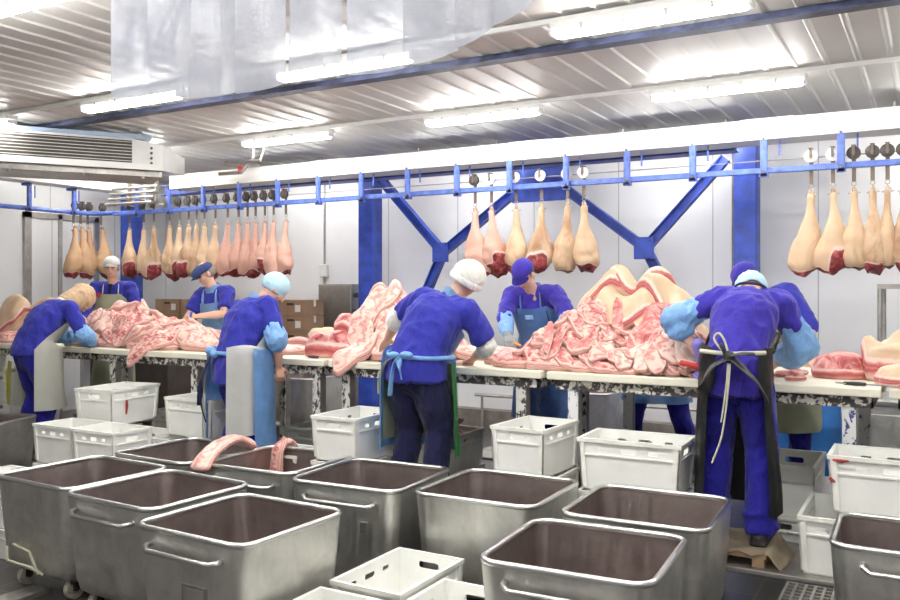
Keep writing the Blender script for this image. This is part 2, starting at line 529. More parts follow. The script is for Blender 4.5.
for x in np.arange(LEFT + .6, RIGHT, 1.1):
    n += 1
    bm = bmesh.new(); box(bm, x - .006, x + .006, NEAR, BACK, CEIL - .003, CEIL + .01)
    struct('trim_%d' % n, bm, M['ceil_seam'])
# the dark rail slot that crosses the ceiling
bm = bmesh.new(); box(bm, LEFT, RIGHT, 5.60, 5.68, CEIL - .05, CEIL - .01); box(bm, LEFT, RIGHT, 5.58, 5.70, CEIL - .06, CEIL - .05)
o = struct('trim_%d' % (n + 1), bm, M['pipe_blue'])
# kerb and base of back wall
bm = bmesh.new(); box(bm, LEFT, RIGHT, 9.62, 9.8, 0, .22); struct('baseboard_back', bm, M['leg_grey'])
# door in the left wall
bm = bmesh.new()
for y0, y1 in ((7.28, 7.38), (7.80, 7.86), (8.40, 8.48)):
    box(bm, LEFT, LEFT + .06, y0, y1, 0, 2.84)
box(bm, LEFT, LEFT + .06, 7.28, 8.48, 2.76, 2.84)
struct('trim_%d' % (n + 2), bm, M['galv'])
bm = bmesh.new(); box(bm, LEFT, LEFT + .04, 7.38, 7.80, 0, 2.76); d = struct('door_1', bm, M['wall_y'])
bm = bmesh.new(); box(bm, LEFT + .04, LEFT + .07, 7.42, 7.46, 1.1, 1.3); obj('door_handle', bm, M['dark_metal'], d)
bm = bmesh.new(); box(bm, LEFT, LEFT + .03, 7.86, 8.40, 0, 2.76); struct('door_2', bm, M['wall_y'])

# ------------------------------------------------------------------ ceiling lights
def make_light():
    root = empty('ceiling_light')
    bm = bmesh.new(); box(bm, -.62, .62, -.055, .055, .03, .075, bev=.008); obj('housing', bm, M['white_metal'], root)
    bm = bmesh.new(); box(bm, -.59, .59, -.05, .05, -.02, .028, bev=.02); obj('diffuser', bm, M['lamp'], root, smooth=True)
    for s in (-1, 1):
        bm = bmesh.new(); box(bm, s * .605 - .012, s * .605 + .012, -.05, .05, -.012, .028, bev=.006); obj('end_cap', bm, M['white_metal'], root)
    for k in (-.4, -.13, .13, .4):
        bm = bmesh.new(); box(bm, k - .012, k + .012, -.062, -.050, .0, .04); obj('clip', bm, M['galv'], root)
    return root
LIGHTS = [  # x, y, label
    (-6.15, 7.15, 'lit fluorescent ceiling light just right of the white cooler unit'),
    (-3.75, 7.15, 'lit fluorescent ceiling light above the middle of the white beam'),
    (-1.50, 7.15, 'lit fluorescent ceiling light above the right column, nearest the white beam'),
    (-6.10, 5.05, 'lit fluorescent ceiling light glowing behind the hanging plastic strips'),
    (-1.52, 5.05, 'lit fluorescent ceiling light at the top edge right of the plastic strips'),
    (-4.72, 3.0, 'lit fluorescent ceiling light cut off at the top left corner'),
    (.85, 7.15, 'lit fluorescent ceiling light beyond the right edge in the row by the beam'),
    (-7.6, 8.9, 'lit fluorescent ceiling light behind the white beam above the left hams'),
    (-5.0, 8.9, 'lit fluorescent ceiling light behind the white beam left of the braces'),
    (-2.4, 8.9, 'lit fluorescent ceiling light behind the white beam right of the braces'),
    (.2, 8.9, 'lit fluorescent ceiling light behind the white beam at the right edge'),
    (-9.9, 7.6, 'lit fluorescent ceiling light in the far left corner above the side rail'),
    (-8.6, 7.15, 'lit fluorescent ceiling light hidden behind the cooler unit'),
    (-3.8, 5.05, 'lit fluorescent ceiling light hidden above the plastic strips'),
    (.8, 5.05, 'lit fluorescent ceiling light right of the frame in the second row'),
    (-8.4, 5.05, 'lit fluorescent ceiling light left of the frame in the second row'),
    (-2.4, 3.0, 'lit fluorescent ceiling light above the steel tubs in the third row'),
    (.2, 3.0, 'lit fluorescent ceiling light above the right tubs in the third row'),
    (-3.55, 3.0, 'lit fluorescent ceiling light above the middle tubs in the third row'),  # this and the next: infill lamps added out of view to brighten the crates
    (-1.1, 3.0, 'lit fluorescent ceiling light above the front right tub in the third row'),
    (-3.5, .8, 'lit fluorescent ceiling light behind the camera, second from the left'),  # from here on: unseen row added behind the camera to light the foreground
    (.1, .8, 'lit fluorescent ceiling light behind the camera, second from the right'),
    (-5.4, .8, 'lit fluorescent ceiling light behind the camera on the left'),
    (-1.6, .8, 'lit fluorescent ceiling light behind the camera'),
    (1.8, .8, 'lit fluorescent ceiling light behind the camera on the right'),
]
l0 = make_light()
for i, (x, y, lab) in enumerate(LIGHTS):
    o = l0 if i == 0 else copy_tree(l0)
    o.location = (x, y, CEIL - .125 if y < 8 else 3.27)
    if y > 8:
        for ch in o.children:
            if ch.name.startswith('diffuser'):
                ch.data = ch.data.copy(); ch.data.materials[0] = M['lamp_dim']
        bm = bmesh.new(); box(bm, -.64, .64, -.22, .22, .078, .09); obj('reflector', bm, M['white_metal'], o)  # added plate hidden by the beam, keeps lamp light off the ceiling
        bm = bmesh.new(); box(bm, -.55, -.53, -.01, .01, .09, CEIL - 3.27); obj('drop_rod', bm, M['galv'], o)
        bm = bmesh.new(); box(bm, .53, .55, -.01, .01, .09, CEIL - 3.27); obj('drop_rod', bm, M['galv'], o)
    tag(o, lab, 'lamp', 'fluorescent ceiling lights')
for k, (y, lab) in enumerate(((7.15, 'thin white cable conduit linking the lamps near the beam'), (5.05, 'thin white cable conduit linking the second row of lamps'), (3.0, 'thin white cable conduit linking the third row of lamps'))):
    bm = bmesh.new(); box(bm, LEFT, RIGHT, y - .015, y + .015, CEIL - .045, CEIL - .013)
    tag(obj('cable_conduit', bm, M['white_metal']), lab, 'conduit', 'ceiling cable conduits')

# ------------------------------------------------------------------ columns, braces, beam and rails
def column(x, y, label, w=.23):
    root = empty('steel_column', (x, y, 0))
    bm = bmesh.new(); box(bm, -w / 2, w / 2, -w / 2, w / 2, .02, CEIL, bev=.008); obj('post', bm, M['blue'], root)
    bm = bmesh.new(); box(bm, -.22, .22, -.2, .2, 0, .02)
    for sx in (-1, 1):
        for sy in (-1, 1): cyl(bm, Vector((sx * .18, sy * .16, .02)), Vector((sx * .18, sy * .16, .05)), .015, 8)
    obj('base_plate', bm, M['blue'], root)
    tag(root, label, 'column', 'blue steel columns')
column(-6.55, 9.3, 'blue square steel column beside the grey electrical cabinet')
column(-1.73, 9.3, 'blue square steel column behind the man in the black apron')
column(-10.55, 8.75, 'blue steel column in the far left corner behind the hanging hams')

def brace(a, b, label, w=.105):
    a = Vector((a[0], 9.22, a[1])); b = Vector((b[0], 9.22, b[1]))
    d = (b - a); L = d.length
    ang = math.atan2(d.z, d.x)
    Mx = Matrix.Translation(a) @ Matrix.Rotation(-ang, 4, 'Y')
    bm = bmesh.new()
    box(bm, 0, L, -.05, .05, -w / 2, -w / 2 + .012, Mx); box(bm, 0, L, -.05, .05, w / 2 - .012, w / 2, Mx)
    box(bm, 0, L, -.012, .012, -w / 2, w / 2, Mx)
    o = obj('brace', bm, M['blue'])
    tag(o, label, 'brace', 'diagonal blue braces')
    return o
NL, NR_, AP = (-5.38, 2.22), (-2.79, 2.21), (-4.05, 3.16)
brace((-6.36, 3.24), NL, 'blue diagonal brace from the left column down to the left knot')
brace(AP, NL, 'blue diagonal brace from the beam centre down left')
brace(NL, (-6.2, .55), 'blue brace from the left knot down behind the white-capped woman')
brace(AP, NR_, 'blue diagonal brace from the beam centre down right')
brace((-1.93, 3.14), NR_, 'blue diagonal brace from the right column down to the right knot')
brace(NR_, (-2.0, .7), 'blue brace from the right knot down behind the heap of pork')
for p, lab in ((NL, 'blue gusset plate at the left knot of the braces'), (NR_, 'blue gusset plate at the right knot of the braces'), (AP, 'large blue gusset plate under the beam where two braces meet')):
    bm = bmesh.new(); w = .11 if p is not AP else .34
    box(bm, p[0] - w, p[0] + w, 9.14, 9.165, p[1] - w * 1.1, p[1] + w * 1.1)
    for sx in (-1, 1):
        for sz in (-1, 1): cyl(bm, Vector((p[0] + sx * .07, 9.14, p[1] + sz * .08)), Vector((p[0] + sx * .07, 9.12, p[1] + sz * .08)), .014, 8)
    tag(obj('gusset_plate', bm, M['blue']), lab, 'bracket', 'blue gusset plates')

bm = bmesh.new(); box(bm, -8.6, RIGHT, 7.72, 8.05, 3.05, 3.23, bev=.006)
for k in (-8, -6, -4, -2): box(bm, k - .04, k + .04, 8.051, 8.12, 3.10, 3.159)
for k in (-6.2, -3.6, -1.3, 1.2): box(bm, k - .22, k + .22, 7.9, 8.04, 3.23, 3.27)
tag(obj('ceiling_beam', bm, M['beam_white']), 'long white beam carrying the blue hanging rail across the room', 'beam')
bm = bmesh.new()
box(bm, -9.2, -1.62, 8.1, 8.3, 3.16, 3.172); box(bm, -9.2, -1.62, 8.1, 8.3, 3.04, 3.052); box(bm, -9.2, -1.62, 8.19, 8.21, 3.052, 3.16)
tag(obj('support_girder', bm, M['blue']), 'blue steel girder running just behind the white beam', 'beam')
bm = bmesh.new(); box(bm, -10.25, -9.95, 5.2, 8.5, 3.13, 3.27, bev=.005); box(bm, -10.3, -9.9, 8.46, 8.52, 3.02, 3.27)
tag(obj('ceiling_beam', bm, M['beam_white']), 'short white beam below the cooler carrying the left side rail', 'beam')
# blue rails: the long one along the beam and the short one by the door
bm = bmesh.new(); box(bm, -9.75, RIGHT, 7.775, 7.825, 2.765, 2.815, bev=.006)
tag(obj('hanging_rail', bm, M['blue_rail']), 'long blue overhead rail that the hanging hams run on', 'rail')
bm = bmesh.new()
pts = [Vector((-10.12, y, 2.80)) for y in np.linspace(4.6, 7.6, 8)] + [Vector((-10.12 + .35 * (1 - math.cos(a)), 7.6 + .2 * math.sin(a), 2.80)) for a in np.linspace(.2, 1.57, 6)]
tube(bm, pts, .03, 8)
tag(obj('hanging_rail', bm, M['blue_rail']), 'blue overhead side rail in front of the left door', 'rail')
def make_bracket():
    root = empty('rail_bracket')
    bm = bmesh.new()
    box(bm, -.03, .03, -.075, -.05, -.06, .30, bev=.004); box(bm, -.02, .02, -.083, -.073, 0, .25)
    box(bm, -.03, .03, -.075, .06, .27, .30); box(bm, -.035, .035, -.075, -.025, -.06, -.03)
    obj('arm', bm, M['blue_rail'], root)
    for z in (-.02, .27):
        bm = bmesh.new(); cyl(bm, Vector((0, -.076, z)), Vector((0, -.092, z)), .012, 8); obj('bolt', bm, M['rusty'], root)
    bm = bmesh.new(); cyl(bm, Vector((.12, .0, .12)), Vector((.12, .0, .28)), .008, 8)
    obj('tie_rod', bm, M['blue_rail'], root)
    return root
ORD = ['first', 'second', 'third', 'fourth', 'fifth', 'sixth', 'seventh', 'eighth', 'ninth', 'tenth', 'eleventh', 'twelfth', 'thirteenth', 'fourteenth', 'fifteenth', 'sixteenth', 'seventeenth', 'eighteenth', 'nineteenth', 'twentieth']
b0 = make_bracket()
for i in range(20):
    o = b0 if i == 0 else copy_tree(b0)
    x = -9.23 + .61 * i
    o.location = (x, 7.80, 2.79)
    tag(o, 'blue hanger bracket, %s from the left along the long overhead rail' % ORD[i], 'bracket', 'blue rail brackets')
for i, y in enumerate((6.1, 6.75, 7.4)):
    o = copy_tree(b0); o.location = (-10.12, y, 2.82); o.rotation_euler = (0, 0, math.radians(90))
    tag(o, 'blue hanger bracket on the left side rail, %s from the left edge' % ORD[i], 'bracket', 'blue side rail brackets')
bm = bmesh.new(); tube(bm, [Vector((-9.6, 7.86, 2.885)), Vector((RIGHT, 7.86, 2.885))], .006, 6)
tag(obj('guide_cable', bm, M['galv']), 'thin grey steel cable running just above the blue rail', 'cable')

# ------------------------------------------------------------------ trolley hooks and hanging hams
def make_hook(white):
    root = empty('trolley_hook')
    bm = bmesh.new()
    loft(bm, [((0, -.012, .075), .055, .055), ((0, .012, .075), .055, .055)], n=20, cap=False)
    for a in (-1, 1): loft(bm, [((0, a * .012, .075), .048, .048), ((0, a * .02, .075), .03, .03)], n=16, cap=False)
    w = obj('wheel', bm, M['white_metal'] if white else M['dark_metal'], root, smooth=True, auto=40)
    bm = bmesh.new(); cyl(bm, Vector((0, -.024, .075)), Vector((0, .024, .075)), .014, 10); obj('axle', bm, M['rusty'], w)
    bm = bmesh.new(); box(bm, -.010, .010, -.034, -.026, .05, .14); box(bm, -.016, .016, .026, .034, -.16, .14); box(bm, -.016, .016, -.034, .034, .132, .14)
    obj('strap', bm, M['rusty'], root)
    bm = bmesh.new()
    tube(bm, [Vector((.018 * math.cos(a), .03, -.178 + .018 * math.sin(a))) for a in np.linspace(0, 6.28, 13)], .0045, 6)
    obj('ring', bm, M['galv'], root)
    bm = bmesh.new()
    pts = [Vector((0, .03, -.19)), Vector((0, .03, -.22))] + [Vector((.026 * math.sin(a), .03, -.245 + .026 * math.cos(a))) for a in np.linspace(.2, 4.6, 10)]
    tube(bm, pts, .0055, 6)
    tube(bm, [Vector((-.045, .03, -.255)), Vector((-.02, .03, -.262)), Vector((.02, .03, -.262)), Vector((.05, .03, -.25))], .005, 6)
    obj('hook', bm, M['galv'], root)
    return root
hook_w, hook_d = make_hook(True), make_hook(False)
hook_used = {}

def make_ham(kind, length, wide, thick, lean):
    """one ham hanging by its shank; cut attribute marks bare meat"""
    bm = bmesh.new()
    cl = bm.verts.layers.float.new('cut')
    N, R = 24, 26
    prof = [(0, .024), (.04, .034), (.09, .031), (.16, .033), (.25, .041), (.36, .058), (.48, .080), (.60, .098), (.72, .109), (.84, .108), (.91, .094), (.96, .070), (1.0, .035)]
    prof = [(t, r * (1.0 if t < .3 else 1.0 + .16 * min(1, (t - .3) / .3))) for t, r in prof]
    seed = Vector((rng.random() * 40, rng.random() * 40, rng.random() * 40))
    tilt = rng.uniform(.25, .6); ta = rng.uniform(0, 6.28)
    rings = []
    for i in range(R):
        t = i / (R - 1)
        t = t * .98 + .0
        for (a, ra), (b, rb) in zip(prof, prof[1:]):
            if a <= t <= b:
                k = (t - a) / (b - a); k = k * k * (3 - 2 * k); r = ra + (rb - ra) * k; break
        flat = min(1, max(0, (t - .3) / .3))
        rx = r * (1 + (wide - 1) * flat); ry = r * (1 + (thick - 1) * flat)
        cx = lean * max(0, t - .3) ** 1.5; cy = -.02 * math.sin(t * 3)
        row = []
        for k in range(N):
            a = 2 * math.pi * k / N
            p = Vector((cx + rx * math.cos(a), cy + ry * math.sin(a), -t * length))
            w = noise.noise(p * 9 + seed)
            p += Vector((math.cos(a), math.sin(a), 0)) * (w * .016 + noise.noise(p * 22 + seed) * .006) * (0.3 + flat)
            if t > .6: p.z += math.cos(a - ta) * tilt * rx * ((t - .6) / .4)
            if t > .8: p.z += (noise.noise(p * 13 + seed)) * .06 * (t - .8) / .2
            v = bm.verts.new(p)
            c = 0.0
            if t > .86: c = min(1, (t - .86) / .09)
            side = math.cos(a - {'side': -1.0, 'front': -1.6, 'flare': -.9}.get(kind, 9))
            if kind in ('side', 'front', 'flare') and t > .58:
                c = max(c, min(1, max(0, (side - .45) * 3)) * min(1, (t - .58) * 5))
            v[cl] = c
            row.append(v)
        rings.append(row)
    for a, b in zip(rings, rings[1:]):
        for k in range(N): bm.faces.new((a[k], b[k], b[(k + 1) % N], a[(k + 1) % N]))
    bm.faces.new(rings[0]); bm.faces.new(rings[-1][::-1])
    return bm
HAMK = [('plain', .66, 1.02, .8, .02), ('side', .64, 1.15, .8, .05), ('plain', .65, .95, .85, -.05), ('front', .66, 1.15, .85, -.03), ('plain', .68, 1.12, .75, .08), ('flare', .66, 1.25, .75, -.12)]
ham_me = {}
def ham(x, y, ztop, k, m, label, rz, group, white, sx=1.0, hook_label=None, turn=0):
    key = (k, m)
    if key not in ham_me:
        o = obj('hanging_ham', make_ham(*HAMK[k]), M[m], smooth=True)
        bm = bmesh.new()
        for s in (-1, 1): loft(bm, [((s * .010, -.004, .0), .011, .014), ((s * .013, -.006, .032), .008, .010)], n=8)
        obj('trotter', bm, M[m], o, smooth=True)
        ham_me[key] = o
    else:
        o = copy_tree(ham_me[key])
    o.location = (x, y, ztop); o.rotation_euler = (rng.uniform(-.03, .03), rng.uniform(-.04, .04), rz); o.scale = (sx, sx, rng.uniform(.97, 1.04))
    tag(o, label, 'meat', group)
    src = hook_w if white else hook_d
    h = src if white not in hook_used else copy_tree(src)
    hook_used[white] = 1
    h.location = (x, y - .03 if not turn else y, 2.815); h.rotation_euler = (0, 0, turn)
    tag(h, hook_label, 'hook', 'trolley hooks on the rails')
Ls = [-9.48, -9.2, -9.01, -8.71, -8.53, -8.36, -8.22, -8.08, -7.89, -7.68, -7.5, -7.35, -7.22, -7.07, -6.93, -6.74]
Lk = [1, 0, 5, 4, 1, 3, 2, 4, 3, 0, 2, 0, 2, 1, 4, 0]
for i, x in enumerate(Ls):
    pink = i >= 9
    ham(x, 7.83, 2.56, Lk[i], 'ham_pink' if pink else 'ham_cream',
        '%s ham, %s from the left in the long row over the boxes' % ('pinkish' if pink else 'cream', ORD[i]), rng.uniform(-.4, .4), 'hams in the long left row', False, rng.uniform(.92, 1.04),
        'dark trolley hook holding the %s ham of the long left row' % ORD[i])
Ms = [-4.18, -3.99, -3.71, -3.43, -3.15, -2.98]
Mn = ['above the white knit cap', 'second in the middle row, right of the knit cap', 'above the violet-capped man', 'fourth in the middle row, with ragged red lower end', 'fifth in the middle row, plain cream side showing', 'rightmost of the middle row, with a white fat patch']
for i, x in enumerate(Ms):
    ham(x, 7.83, 2.57, [4, 1, 1, 3, 2, 0][i], 'ham_pink' if i < 2 else 'ham_cream', 'cream ham hanging ' + Mn[i] if i > 1 else 'pink ham hanging ' + Mn[i],
        [.2, .6, 2.6, 0, .3, .2][i], 'hams in the middle row', i not in (0,), 1.0 if i else 1.08, 'trolley hook of the ham ' + Mn[i])
Rs = [-.93, -.76, -.60, -.46, -.35, -.235]
Rk = [4, 5, 2, 0, 2, 0]
for i, x in enumerate(Rs):
    ham(x, 7.83, 2.57, Rk[i], 'ham_cream', '%s ham from the left in the right-hand row by the white wall' % ORD[i], [3.4, .3, .2, .5, -.2, .1][i], 'hams in the right row', i < 2, [1.02, .92, .86, .80, .72, .82][i],
        '%s wheeled trolley hook from the left in the right-hand row' % ORD[i])
for i, y in enumerate((7.46, 7.57, 7.68, 7.84)):
    ham(-10.12 if i < 3 else -10.05, y, 2.58, [2, 0, 2, 4][i], 'ham_tan', 'tan ham by the left door, %s from the left' % ORD[i], 1.57, 'hams by the left door', False, 1.05,
        'dark trolley hook on the side rail above the %s tan ham' % ORD[i], 1.57)

# ------------------------------------------------------------------ cooler unit
root = empty('cooler_unit', (-7.36, 6.52, 0), math.radians(57))
# local x runs along the unit towards its right end; +y is away from the viewer
bm = bmesh.new()
def prism(bm, poly, x0, x1):
    a = [bm.verts.new((x0, y, z)) for y, z in poly]; b = [bm.verts.new((x1, y, z)) for y, z in poly]
    for i in range(len(poly)):
        j = (i + 1) % len(poly); bm.faces.new((a[i], a[j], b[j], b[i]))
    bm.faces.new(a[::-1]); bm.faces.new(b)
prism(bm, [(0, 3.06), (.8, 3.06), (.8, 3.40), (0, 3.40)], -2.6, -.30)
o = obj('casing', bm, M['cooler'], root)
bm = bmesh.new()
va = [(-.30, 0, 3.06), (-.30, 0, 3.38), (-.30, .8, 3.38), (-.30, .8, 3.06)]
vb = [(0, .03, 3.06), (0, .03, 3.34), (.34, .62, 3.30), (.34, .62, 3.10)]
A = [bm.verts.new(p) for p in va]; B = [bm.verts.new(p) for p in vb]
bm.faces.new((A[0], A[1], B[1], B[0])); bm.faces.new((A[1], A[2], B[2], B[1])); bm.faces.new((A[2], A[3], B[3], B[2])); bm.faces.new((A[3], A[0], B[0], B[3])); bm.faces.new(A[::-1]); bm.faces.new(B)
obj('end_cover', bm, M['cooler'], root)
bm = bmesh.new(); box(bm, -2.6, -.32, -.012, -.004, 3.12, 3.36); g = obj('grille', bm, M['fin'], root)
for k in range(7):
    bm = bmesh.new(); z = 3.135 + k * .034; box(bm, -2.6, -.32, -.022, -.012, z, z + .007); obj('slat', bm, M['galv'], g)
bm = bmesh.new(); box(bm, -2.6, -.05, -.05, 0, 3.05, 3.115); obj('lower_panel', bm, M['cooler'], root)
bm = bmesh.new(); box(bm, -2.6, -.12, -.03, .8, 3.385, 3.425); obj('top_edge', bm, M['cooler_blue'], root)
bm = bmesh.new(); box(bm, -2.6, .0, .05, .78, 2.99, 3.05)
for k in (-2.2, -1.5, -.8, -.2): cyl(bm, Vector((k, .08, 2.99)), Vector((k, .08, 2.965)), .02, 8)
obj('drip_tray', bm, M['galv'], root)
bm = bmesh.new()
for k in range(4): cyl(bm, Vector((-.12, .012, 3.13 + k * .055)), Vector((-.12, -.012, 3.13 + k * .055)), .014, 10)
obj('cable_gland', bm, M['dark_metal'], root)
bm = bmesh.new()
for k in (-2.3, -1.2, -.2): box(bm, k - .02, k + .02, .3, .34, 3.42, CEIL)
obj('hanger', bm, M['galv'], root)
tag(root, 'white ceiling cooler unit with dark slatted grille at upper left', 'cooler')
root = empty('valve_pipes', (-7.35, 7.35, 0))
bm = bmesh.new()
tube(bm, [Vector((0, 0, 3.12)), Vector((.3, .05, 3.12)), Vector((.45, .1, 3.3)), Vector((.45, .1, CEIL))], .022, 8)
tube(bm, [Vector((.1, .0, 3.24)), Vector((.6, .05, 3.24)), Vector((.62, .1, 3.42))], .018, 8)
obj('pipe', bm, M['galv'], root)
bm = bmesh.new(); box(bm, .27, .305, .03, .065, 3.14, 3.19); obj('valve', bm, M['red'], root)
tag(root, 'grey refrigerant pipes with a red valve beside the cooler', 'pipe')
root = empty('pipe_bundle', (-9.4, 7.5, 0))
bm = bmesh.new()
for k, z in enumerate((2.86, 2.93, 3.0, 3.07)): tube(bm, [Vector((0, -.1 + k * .03, z)), Vector((.85, -.1 + k * .03, z))], .018, 8)
obj('pipe', bm, M['galv'], root)
bm = bmesh.new(); box(bm, .3, .33, -.02, .02, 2.84, 3.14); obj('clamp', bm, M['leg_grey'], root)
bm = bmesh.new(); box(bm, .8, .83, -.02, .02, 2.84, CEIL); obj('hanger', bm, M['leg_grey'], root)
tag(root, 'bundle of grey pipes above the rail between the two white beams', 'pipe')

# ------------------------------------------------------------------ PVC strips overhead
XB = [-2.92, -2.69, -2.46, -2.22, -1.985, -1.955, -1.73, -1.5, -1.3, -1.17, -1.03]
names = ['leftmost', 'second', 'third', 'fourth', None, 'fifth', 'sixth', 'seventh', 'eighth', 'ninth']
zb = [(2.535, 2.51), (2.51, 2.485), (2.475, 2.47), (2.465, 2.475), None, (2.47, 2.47), (2.475, 2.47), (2.475, 2.50), (2.50, 2.55), (2.55, 2.61)]
for i in range(10):
    if names[i] is None: continue
    bm = bmesh.new(); nx, nz = 10, 10
    x0, x1 = XB[i], XB[i + 1] + .004
    yo = .0 if i % 2 else .018
    G = []
    for a in range(nx + 1):
        t = a / nx; row = []
        for c in range(nz + 1):
            s = c / nz; z = (zb[i][0] * (1 - t) + zb[i][1] * t) * (1 - s) + 3.36 * s
            bow = .02 * math.sin(math.pi * t) * (1 - s) + .02 * (1 - s) ** 2 * math.sin(i * 2.1)
            row.append(bm.verts.new((x0 + (x1 - x0) * t, 2.3 + yo + bow, z)))
        G.append(row)
    for a in range(nx):
        for c in range(nz): bm.faces.new((G[a][c], G[a + 1][c], G[a + 1][c + 1], G[a][c + 1]))
    bmesh.ops.solidify(bm, geom=bm.faces[:], thickness=.003)
    o = obj('plastic_strip', bm, M['strip'], smooth=True, auto=40)
    tag(o, 'clear plastic curtain strip hanging from above, %s' % (names[i] if i == 0 else names[i] + ' from the left'), 'curtain strip', 'clear plastic curtain strips')
bm = bmesh.new(); box(bm, -3.2, -.8, 2.28, 2.36, 3.34, 3.4)
for k in (-3.1, -2, -.9): box(bm, k - .02, k + .02, 2.30, 2.34, 3.4, CEIL)
tag(obj('curtain_rail', bm, M['galv']), 'steel rail holding the clear plastic curtain strips', 'rail')

# ------------------------------------------------------------------ tables
def table(x0, x1, legs, chip, rail, label, y0=5.10, y1=6.40):
    root = empty('cutting_table', ((x0 + x1) / 2, (y0 + y1) / 2, 0))
    c = root.location
    bm = bmesh.new(); box(bm, x0 - c.x, x1 - c.x, y0 - c.y, y1 - c.y, TABLE_Z - .05, TABLE_Z, bev=.008); obj('cutting_board', bm, M['board'], root)
    bm = bmesh.new(); z0, z1 = TABLE_Z - .115, TABLE_Z - .05
    box(bm, x0 + .04 - c.x, x1 - .04 - c.x, y0 + .05 - c.y, y0 + .06 - c.y, z0, z1)
    box(bm, x0 + .04 - c.x, x1 - .04 - c.x, y0 + .05 - c.y, y0 + .11 - c.y, z1 - .008, z1)
    box(bm, x0 + .04 - c.x, x1 - .04 - c.x, y1 - .06 - c.y, y1 - .05 - c.y, z0, z1)
    for x in (x0 + .04, x1 - .05): box(bm, x - c.x, x + .01 - c.x, y0 + .05 - c.y, y1 - .05 - c.y, z0, z1)
    obj('frame', bm, rail, root)
    for x in legs:
        for y in (y0 + .06, y1 - .12):
            bm = bmesh.new(); box(bm, x - .035 - c.x, x + .035 - c.x, y - c.y, y + .008 - c.y, 0, z1)
            l = obj('leg', bm, chip, root)
            bm = bmesh.new(); box(bm, x + .027 - c.x, x + .035 - c.x, y + .008 - c.y, y + .075 - c.y, 0, z1); obj('leg_flange', bm, M['leg_grey'], l)
    tag(root, label, 'table', 'white topped cutting tables')
table(-9.6, -6.70, [-9.4, -7.68], M['chip_black'], M['rail_black'], 'cream topped cutting table at the far left, under the tan hams')
table(-6.66, -4.02, [-6.48, -5.45, -4.14], M['chip_black'], M['rail_black'], 'cream topped cutting table between the scarfed woman and the hairnet woman')
table(-3.98, -2.24, [-3.86, -2.41], M['chip_black'], M['rail_black'], 'cream topped cutting table behind the woman in the white knit cap')
table(-2.20, -1.02, [-2.04, -1.14], M['chip_blue'], M['rail_black'], 'cream topped cutting table under the big heap of pork')
table(-.98, -.26, [-.42], M['chip_blue'], M['rail_black'], 'cream topped cutting table right of the man in the black apron')
table(-.22, 1.6, [-.1, 1.45], M['chip_blue'], M['rail_black'], 'cream topped cutting table cut off by the right edge')

